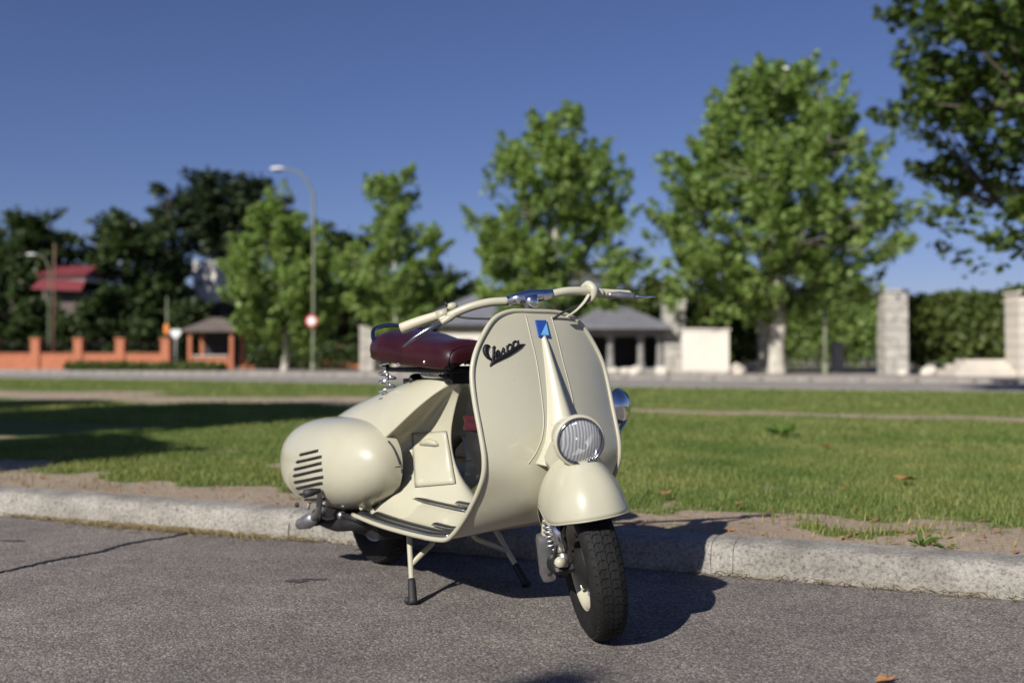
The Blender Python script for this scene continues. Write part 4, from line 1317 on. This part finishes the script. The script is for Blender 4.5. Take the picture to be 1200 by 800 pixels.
# orange brick wall with posts
wy = 57.0
bw = empty('brick_wall', tuple(at(98, wy, .1)), 'low orange brick wall with taller square posts and dark railings', 'wall')
xs_ = [(px - 98) / FPX * wy for px in (-60, -8, 43, 93, 142, 195)]
for i, x in enumerate(xs_):
    po = obj('post', box(x - .25, x + .25, -.25, .25, -.1, zat(398, wy) - .1, .015), 'brick_orange', bw, smooth=False)
    obj('post_cap', box(x - .30, x + .30, -.30, .30, zat(398, wy) - .1, zat(398, wy), .015), 'brick_orange', po, smooth=False)
    if i:
        x0 = xs_[i - 1] + .25; h_ = zat(415, wy) - .1
        wp = obj('wall_panel', box(x0, x - .25, -.15, .15, -.1, h_), 'brick_orange', bw, smooth=False)
        obj('coping', box(x0, x - .25, -.2, .2, h_, h_ + .08, .01), 'brick_orange', wp, smooth=False)
        rl = obj('railing', tube([(x0, 0, h_ + .62), (x - .25, 0, h_ + .62)], .025, 6), 'engine_black', bw)
        g = G()
        for xx in np.arange(x0 + .12, x - .3, .14): g.add(*tube([(xx, 0, h_), (xx, 0, h_ + .66)], .012, 4))
        b_ = obj('railing_bars', g, 'engine_black', rl, smooth=False); b_['kind'] = 'stuff'

# kiosk with a brown hipped roof on brick posts
kd = 56.0
ko = empty('kiosk', tuple(at(254, kd, .1)), 'small kiosk with brown hipped roof on orange brick posts', 'kiosk')
w2 = 1.55
ze, zp = zat(387, kd) - .1, zat(372, kd) - .1
obj('roof', (np.array([(-w2, -1.5, ze), (w2, -1.5, ze), (w2, 1.5, ze), (-w2, 1.5, ze), (-.25, 0, zp), (.25, 0, zp), (-w2, -1.5, ze - .1), (w2, -1.5, ze - .1), (w2, 1.5, ze - .1), (-w2, 1.5, ze - .1)]),
    [(0, 1, 5, 4), (1, 2, 5), (2, 3, 4, 5), (3, 0, 4), (6, 7, 1, 0), (7, 8, 2, 1), (8, 9, 3, 2), (9, 6, 0, 3), (9, 8, 7, 6)]), 'brown_roof', ko, smooth=False)
for x in (-1.15, 1.15):
    for y in (-1.1, 1.1):
        obj('post', box(x - .10, x + .10, y - .10, y + .10, -.1, ze - .1), 'brick_orange', ko, smooth=False)
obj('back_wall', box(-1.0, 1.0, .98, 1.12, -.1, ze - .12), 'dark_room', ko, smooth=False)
obj('counter_wall', box(-.98, .98, -1.15, -1.0, -.1, .75), 'brick_orange', ko, smooth=False)
obj('counter', box(-.98, .98, -1.25, -.9, .752, .82, .01), 'dressed_stone', ko, smooth=False)
# low brick wall continuing behind the kiosk
bw2 = empty('brick_wall', tuple(at(335, 62, .1)), 'shaded red brick wall with short posts behind the lamp with the round sign', 'wall')
obj('wall_panel', box(-5.0, 5.2, -.15, .15, -.1, .95), 'brick_orange', bw2, smooth=False)
for x in (-4.6, -2.6, -.6, 1.4, 3.4, 5.0):
    obj('post', box(x - .2, x + .2, -.22, .22, -.1, 1.45, .015), 'brick_orange', bw2, smooth=False)

def windows(parent, xs, zs, y, w, h):
    for x in xs:
        for z in zs:
            fr = obj('window', box(x - w / 2, x + w / 2, y - .06, y + .02, z, z + h), 'stucco_white', parent, smooth=False)
            obj('pane', box(x - w / 2 + .07, x + w / 2 - .07, y - .075, y - .061, z + .07, z + h - .07), 'window_glass', fr, smooth=False)
# house with the red roof, half hidden in trees
hd = 63.0
ho = empty('house', tuple(at(74, hd, .3)), 'house with a red tiled roof and white eaves half hidden behind dark trees', 'house')
zt_, zr_ = zat(338, hd) - .3, zat(307, hd) - .3
obj('wall', box(-1.35, 1.30, .05, 5, -.3, zt_ - .05), 'brown_roof', ho, smooth=False)  # dark brown stands in for the shade under the roof
z1_, z2_ = zat(326.5, hd) - .3, zat(322.5, hd) - .3
obj('lower_roof', (np.array([(-1.62, -.9, zt_), (1.5, -.9, zt_ - .12), (1.4, 0, z1_ - .12), (-1.5, 0, z1_), (-1.62, -.9, zt_ - .09), (1.5, -.9, zt_ - .21), (1.4, 0, z1_ - .21), (-1.5, 0, z1_ - .09)]),
    [(0, 1, 2, 3), (7, 6, 5, 4), (4, 5, 1, 0), (5, 6, 2, 1), (6, 7, 3, 2), (7, 4, 0, 3)]), 'red_roof', ho, smooth=False)
obj('clerestory', box(-1.42, 1.32, .02, 3.5, z1_ - .14, z2_), 'stucco_white', ho, smooth=False)
obj('roof', (np.array([(-1.75, -.35, z2_ + .02), (1.5, -.35, z2_ - .02), (1.5, 4.5, z2_ - .02), (-1.75, 4.5, z2_ + .02), (-1.2, 2.2, zr_), (1.2, 2.2, zr_ - .05)]), [(0, 1, 5, 4), (1, 2, 5), (2, 3, 4, 5), (3, 0, 4), (3, 2, 1, 0)]), 'red_roof', ho, smooth=False)
windows(ho, (-.8, .5), (zt_ - 2.6,), .05, .7, 1.1)
# villa with white columns
vd = 70.0
vi = empty('villa', tuple(at(205, vd, .2)), 'white villa with a tall upper storey and column porch between dark trees', 'house')
obj('upper_storey', box(.75, 2.4, 1.5, 6, zat(352, vd) - .2, zat(306, vd)), 'stucco_white', vi, smooth=False)
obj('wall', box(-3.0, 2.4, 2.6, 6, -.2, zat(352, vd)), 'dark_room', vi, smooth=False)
windows(vi, (1.3, 2.0), (zat(335, vd) - .2, zat(320, vd) - .2), 1.5, .36, .6)
obj('porch_beam', box(-2.9, -.15, -.3, .35, zat(353, vd) - .2, zat(346, vd) - .2, .03), 'stucco_white', vi, smooth=False)
obj('porch_roof', box(-3.1, 0.1, -.5, 2.6, zat(346, vd) - .19, zat(344, vd) - .19, .02), 'red_roof', vi, smooth=False)
for x in (-2.6, -1.75, -1.0):
    obj('column', lathe([(.16, 0), (.13, .3), (.11, zat(356, vd) - .4), (.17, zat(353, vd) - .21)], 12, 'z', (x, 0, -.2)), 'stucco_white', vi)

# white house with grey roof, behind the scooter
gd = 62.0
gh = empty('house', tuple(at(592, gd, .2)), 'white walled house with a grey slate roof behind the scooter handlebar', 'house')
ze, zr = zat(379, gd) - .2, zat(341, gd) - .2
obj('wall', box(-4.2, 5.2, 0, 7, -.2, ze), 'stucco_white', gh, smooth=False)
obj('roof', (np.array([(-6.2, -.7, ze - .1), (5.6, -.7, ze - .1), (5.6, 7.7, ze - .1), (-6.2, 7.7, ze - .1), (-2.2, 3.5, zr), (1.8, 3.5, zr)]), [(0, 1, 5, 4), (1, 2, 5), (2, 3, 4, 5), (3, 0, 4), (3, 2, 1, 0)]), 'slate_roof', gh, smooth=False)
windows(gh, (-2.5, 0, 2.6), (.7,), 0, .9, 1.1)
# columned pavilion
pd_ = 41.5
pv = empty('pavilion', tuple(at(727, pd_, .12)), 'columned pavilion with grey hipped slate roof and dark porch', 'pavilion')
ze, zr, zc2 = zat(382, pd_) - .12, zat(357, pd_) - .12, zat(386, pd_) - .12
obj('roof', (np.array([(-2.3, -.9, ze), (2.0, -.9, ze), (2.0, 4.5, ze), (-2.3, 4.5, ze), (-.7, 1.6, zr), (.45, 1.6, zr), (-2.3, -.9, ze - .14), (2.0, -.9, ze - .14), (2.0, 4.5, ze - .14), (-2.3, 4.5, ze - .14)]),
    [(0, 1, 5, 4), (1, 2, 5), (2, 3, 4, 5), (3, 0, 4), (6, 7, 1, 0), (7, 8, 2, 1), (8, 9, 3, 2), (9, 6, 0, 3), (9, 8, 7, 6)]), 'slate_roof', pv, smooth=False)
obj('beam', box(-2.1, 1.8, -.2, .2, ze - .42, ze - .15), 'shaded_stone', pv, smooth=False)
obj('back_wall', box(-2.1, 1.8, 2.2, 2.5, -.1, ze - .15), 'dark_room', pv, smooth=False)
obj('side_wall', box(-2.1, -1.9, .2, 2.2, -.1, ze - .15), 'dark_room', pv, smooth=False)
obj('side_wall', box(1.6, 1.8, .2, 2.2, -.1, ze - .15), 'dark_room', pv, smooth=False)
obj('plinth', box(-2.2, 1.9, -.35, 2.6, -.1, .22, .02), 'shaded_stone', pv, smooth=False)
for x in (-1.9, -.42, .85, 1.65):
    cl = obj('column', lathe([(.20, .22), (.20, .34), (.155, .40), (.14, ze - .62), (.19, ze - .55), (.19, ze - .42)], 14, 'z', (x, 0, 0)), 'shaded_stone', pv)

# rough stone gate pillars
def stone_pillar(px, d, wpx, ytop, label, mat='rough_stone', seed=0, blocks=None):
    r_ = np.random.default_rng(seed)
    root = empty('stone_pillar', tuple(at(px, d, .12)), label, 'pillar', 'stone pillars along the far pavement')
    w = wpx / FPX * d; h = zat(ytop, d) - .12
    courses = max(5, int(h / .34)); z = -.05
    for c_ in range(courses):
        hh_ = (h + .05) / courses
        n_ = 1 + (c_ % 2)
        xs = np.linspace(-w / 2, w / 2, n_ + 1)
        if n_ == 2: xs[1] += r_.uniform(-.1, .1) * w
        for a, b_ in zip(xs[:-1], xs[1:]):
            j = r_.uniform(-.02, .02, 4)
            obj('stone', box(a + .006, b_ - .006, -w / 2 + j[0], w / 2 + j[1], z + .004, z + hh_ - .008, .022), mat, root, smooth=False)
        z += hh_
    obj('cap_stone', box(-w / 2 - .05, w / 2 + .05, -w / 2 - .05, w / 2 + .05, z, z + .10, .03), mat, root, smooth=False)
stone_pillar(789, 41.8, 25, 355, 'rough grey stone pillar between the pavilion and the white wall', seed=1)
stone_pillar(898, 42.0, 17, 371, 'narrow rough stone pillar just behind the pale tree trunk', seed=2)
stone_pillar(1046, 38.0, 27, 343, 'tall rough stone pillar standing before the dark hedge', seed=3)
stone_pillar(1203, 35.0, 34, 345, 'pale dressed stone block pillar beside the low pale steps', 'dressed_stone', seed=4)
stone_pillar(431, 50.0, 17, 384, 'shaded grey stone pillar behind the saddle', seed=5)

ww = empty('white_wall', tuple(at(827, 39.8, .12)), 'short white rendered garden wall beside the rough stone pillar', 'wall')
obj('wall_panel', box(-.95, .92, -.12, .12, .12, zat(387, 39.8) - .12, .02), 'stucco_white', ww, smooth=False)
obj('coping', box(-1.0, .97, -.18, .18, zat(387, 39.8) - .119, zat(385, 39.8) - .12, .01), 'stucco_white', ww, smooth=False)
obj('footing', box(-.95, .92, -.10, .10, -.1, .118), 'rough_stone', ww, smooth=False)
sw = empty('stone_steps', tuple(at(1160, 35.6, .12)), 'low pale stone steps sloping down beside the block pillar', 'steps')
for k, (x0, x1, z1) in enumerate(((-1.55, 1.0, .22), (-1.25, 1.0, .42), (-.9, 1.0, .58))):
    obj('step', box(x0, x1, -.8 + .35 * k, .8, -.05 if k == 0 else (.221, .421)[k - 1], z1, .02), 'dressed_stone', sw, smooth=False)

# boulders at the foot of walls
def boulder(px, d, r, seed, label):
    r_ = np.random.default_rng(seed)
    bm = bmesh.new(); bmesh.ops.create_icosphere(bm, subdivisions=2, radius=r)
    for v in bm.verts:
        v.co *= .8 + .4 * r_.random(); v.co.z *= .72
    V = np.array([v.co[:] for v in bm.verts]) ; bm.verts.index_update(); Fc = [tuple(q.index for q in f.verts) for f in bm.faces]; bm.free()
    p = at(px, d, .12 + r * .38)
    o = obj('boulder', (V, Fc), 'dressed_stone', smooth=False); o.location = p
    tag(o, label, 'rock', 'boulders along the far pavement')
for i, (px, d, r, lab) in enumerate((
        (718, 39.5, .26, 'pinkish boulder at the foot of a pavilion column, alone on its side'), (733, 39.5, .24, 'smaller of two pinkish boulders lying together before the pavilion'),
        (745, 39.5, .28, 'larger of two pinkish boulders lying together before the pavilion'), (775, 39.3, .30, 'boulder leaning at the foot of the pillar beside the pavilion'),
        (812, 40, .2, 'small boulder under the white garden wall next to the rough pillar'), (828, 40, .18, 'smallest boulder under the middle of the white garden wall'),
        (848, 40, .34, 'pale boulder at the far end of the white garden wall'), (862, 40.2, .38, 'big pale boulder in front of the olive bush'),
        (874, 43, .3, 'pale boulder between the olive bush and the narrow pillar'), (886, 43, .42, 'largest pale boulder at the foot of the narrow pillar'),
        (1058, 37, .24, 'boulder at the foot of the tall stone pillar'), (1090, 37, .3, 'larger boulder lying below the dark hedge near the steps'),
        (1084, 37, .2, 'small boulder touching the larger one below the dark hedge'))):
    boulder(px, d, r, 300 + i, lab)

# ------------------------------------------------------------------ background trees, hedges and hills
DG = 'dark trees behind the walls'
def dark_tree(px, d, ytop, wpx, label, seed, leaf='dark_leaf', base=.12, prof=None, twigs=320, per=30, size=.34, clump=.5, spike=.15, name='dark_tree', **kw):
    h = zat(ytop, d) - .2; w = wpx / FPX * d / 2
    pr = prof or [(base, .55), (.28, .92), (.5, 1.0), (.72, .9), (.9, .6), (1, .2)]
    return make_tree(name, at(px, d, .2), h, [(a, b_ * w) for a, b_ in pr], label, leaf=leaf, bark='bark_dark', seed=seed, twigs=twigs, per=per, size=size, clump=clump, spike=spike, trunk_r=.25, group=DG, **kw)
dark_tree(38, 66, 250, 105, 'rounded dark green tree above the brick wall', 61, twigs=420)
dark_tree(-35, 70, 262, 110, 'broad dark tree next to the rounded one above the brick wall', 62, twigs=330)
dark_tree(143, 68, 248, 105, 'loose dark green tree in front of the red roofed house', 63, twigs=400)
dark_tree(226, 64, 352, 56, 'dark bushy tree hiding the lower storey of the villa', 73, twigs=130, size=.3, clump=.4)
dark_tree(195, 70, 300, 60, 'small dark tree in front of the villa porch', 69, twigs=140)
# cedar with layered arms
dark_tree(197, 76, 212, 85, 'dark cedar with layered outstretched boughs', 64, leaf='pine_needle', twigs=230, per=34, size=.36, clump=.42, spike=.05, name='cedar_tree',
          prof=[(.14, .3), (.3, .75), (.42, .5), (.5, .9), (.62, .55), (.70, 1.0), (.8, .5), (.88, .7), (1, .25)])
# umbrella pine
dark_tree(272, 78, 212, 112, 'umbrella pine with a broad flat topped dark crown', 65, leaf='pine_needle', base=.52, twigs=420, per=36, size=.36, clump=.6, spike=.0, name='umbrella_pine',
          prof=[(.50, .35), (.62, .8), (.78, 1.05), (.92, 1.0), (1, .7)])
dark_tree(300, 80, 300, 90, 'dark bushy tree below the umbrella pine', 66, twigs=300)
dark_tree(400, 66, 262, 85, 'dark tree between two light green plane trees', 67, twigs=300)
dark_tree(515, 72, 318, 90, 'dark low tree left of the grey roofed house', 68, twigs=260)
dark_tree(600, 84, 335, 150, 'dark low tree behind the grey slate roof', 70, twigs=300)
dark_tree(700, 62, 340, 70, 'dark bushy tree behind the pavilion roof', 71, twigs=220)
dark_tree(770, 60, 335, 90, 'olive bushy tree behind the rough pillar and pavilion', 72, leaf='hedge_leaf', twigs=300)

def hedge(px0, px1, d0, d1, ytop, thick, label, seed, leaf='hedge_leaf', nleaf=7000, size=.26, name='hedge', ybot=None):
    r_ = np.random.default_rng(seed)
    p0, p1 = at(px0, d0, .12), at(px1, d1, .12)
    root = empty(name, tuple(p0), label, 'hedge')
    L_ = np.linalg.norm(p1 - p0); u_ = (p1 - p0) / L_; w_ = np.array([-u_[1], u_[0], 0])
    H_ = zat(ytop, (d0 + d1) / 2) - .12
    t = r_.random(nleaf) * L_
    top = H_ * (.86 + .28 * pnoise(t, t * 0, seed, 4, .55))
    z = top * np.sqrt(r_.random(nleaf)) ** .8
    wv_ = r_.uniform(-1, 1, nleaf) * thick * (.7 + .6 * pnoise(t, z, seed + 1, 3, .8)) * .5
    C = u_ * t[:, None] + w_ * wv_[:, None]; C[:, 2] = z + r_.normal(0, .1, nleaf)
    V, Fc = leaf_cards(C, size, r_, .3)
    raw_mesh('foliage', V, Fc, leaf, root)
    g = G()
    for k in range(max(3, int(L_ / .9))):
        q = u_ * (k + .5) * .9 + w_ * r_.uniform(-.2, .2) * thick
        for j in range(2):
            g.add(*tube([q, q + [r_.uniform(-.2, .2), r_.uniform(-.2, .2), H_ * .55], q + [r_.uniform(-.3, .3), r_.uniform(-.3, .3), H_ * .85]], [.05, .02], 5, False))
    obj('stems', g, 'bark_dark', root)
    return root
hedge(1058, 1260, 42.5, 38, 342, 2.2, 'tall dense dark hedge between the two stone pillars on the right', 81, nleaf=20000)
hedge(878, 1050, 60, 57, 356, 2.0, 'green shrubbery behind the lamp pole and the tall pillar', 82, leaf='plane_leaf', nleaf=11000)
hedge(850, 900, 47, 46, 368, 1.6, 'olive bush at the end of the white garden wall', 83, nleaf=4500)
hedge(770, 1020, 62, 58, 345, 2.5, 'long dark screen of shrubs behind the white wall', 84, leaf='hedge_leaf', nleaf=12000, size=.34)
hedge(-80, 215, 61.5, 61, 388, 1.4, 'dark ragged undergrowth right behind the brick wall railings', 85, leaf='dark_leaf', nleaf=9000, size=.3)
for px, yt, w_, sd_, lab in ((-30, 330, 70, 201, 'dark shrub tree at the outer end of the brick wall'), (14, 345, 62, 202, 'dark shrub tree between the outer brick posts'), (50, 352, 52, 203, 'dark shrub tree behind the rusty pole'),
                             (88, 347, 56, 204, 'dark shrub tree below the right end of the red roof'), (124, 338, 60, 205, 'dark shrub tree behind the last full wall panel'), (160, 366, 44, 206, 'dark shrub tree beside the villa porch columns')):
    dark_tree(px, 60.8, yt, w_, lab, sd_, twigs=110, per=34, size=.28, clump=.38, base=.05, name='shrub_tree')
hedge(290, 560, 70, 66, 368, 2.5, 'dark screen of shrubs behind the row of plane trees', 86, leaf='dark_leaf', nleaf=13000, size=.34)
hedge(283, 425, 60.8, 59.5, 408, 1.0, 'dark low shrubs added to darken the shaded brick wall with short posts', 89, leaf='dark_leaf', nleaf=5000, size=.22)  # shrubs added to stand in for tree shade on the brick
hedge(80, 262, 52.5, 50.5, 428, .9, 'low clipped green hedge along the far pavement before the brick wall', 87, nleaf=6000, size=.16)
hedge(-80, 560, 92, 86, 345, 3.0, 'distant dark belt of trees closing the view behind the villa', 88, leaf='dark_leaf', nleaf=16000, size=.6)
# far wooded ridge
r_ = np.random.default_rng(5)
hx = np.linspace(-260, 330, 140)
hp = [[(x, 300 + 25 * k + 6 * math.sin(x * .05), (0 if k == 0 else (zat(338, 300) + 5 * pnoise(np.array([x]), np.array([k * 3.0]), 3, 4, .03)[0] - 2 + 1.5 * r_.random()) * (1, .6, 1.0, .9)[min(k, 3)])) for k in range(4)] for x in hx]
struct(obj('wooded_hill', grid(hp), 'hill_green'))

# trees standing outside the frame on the left: their shadows lie on the lawn
make_tree('plane_tree', (-8.3, 4.4, .1), 6.4, [(.62, .8), (.68, 1.8), (.80, 2.2), (.92, 1.7), (1, .5)], 'plane tree on the lawn that throws the long shadow across the grass', leaf='plane_leaf_deep', seed=91, twigs=330, per=60, trunk_r=.17, size=.2)
make_tree('plane_tree', (-13.2, 5.4, .1), 6.6, [(.62, .7), (.70, 1.7), (.80, 2.0), (.92, 1.5), (1, .5)], 'plane tree on the lawn standing next to the one with the long shadow', leaf='plane_leaf_deep', seed=93, twigs=330, per=60, trunk_r=.17, size=.2)
make_tree('plane_tree', (-6.5, 2.1, .1), 4.0, [(.62, .4), (.70, .85), (.82, 1.0), (.93, .8), (1, .3)], 'young plane tree by the kerb that throws the shorter shadow on the grass', leaf='plane_leaf_deep', seed=92, twigs=160, per=60, trunk_r=.09, size=.16, clump=.2)

# unseen street lamp, made up so its head casts the bottom edge shadow
hp_ = np.array([-.05 - 1.57 * 5.2 * .545, 2.02 - 1.57 * 5.2 * .838])
bp_ = hp_ - np.array([.545, .838]) * 1.1
lm_ = street_lamp(600, 10, 5.2, 1.0, 'made up unseen street lamp whose head throws a small round shadow on the asphalt', thin=.4, yaw=math.atan2(.838, .545))
lm_.location = (bp_[0], bp_[1], 0)

# loose grit on the asphalt and in the gutter
V, Fc = [], []
k_ = 0
for i in range(1500):
    if i < 900: q = kp(rng.uniform(-5, 2), N0 - .01 - abs(rng.normal(0, .09)), .002)
    else:
        q = kp(rng.uniform(-5, 2.5), rng.uniform(.6, N0 - .05), .002)
    r = rng.uniform(.0015, .0045) * (1.5 if rng.random() < .06 else 1)
    t3 = rng.normal(0, 1, (4, 3)); t3 /= np.linalg.norm(t3, axis=1)[:, None]
    base_ = np.array([[1, 0, 0], [-.5, .87, 0], [-.5, -.87, 0], [0, 0, .8]]) + t3 * .3
    V.append(q + base_ * r); Fc += [(k_, k_ + 1, k_ + 3), (k_ + 1, k_ + 2, k_ + 3), (k_ + 2, k_, k_ + 3)]; k_ += 4
gr_ = raw_mesh('road_grit', np.vstack(V), np.array(Fc), 'kerb_stone'); gr_['kind'] = 'stuff'
tag(gr_, 'loose pale grit scattered over the asphalt and along the gutter', 'grit')
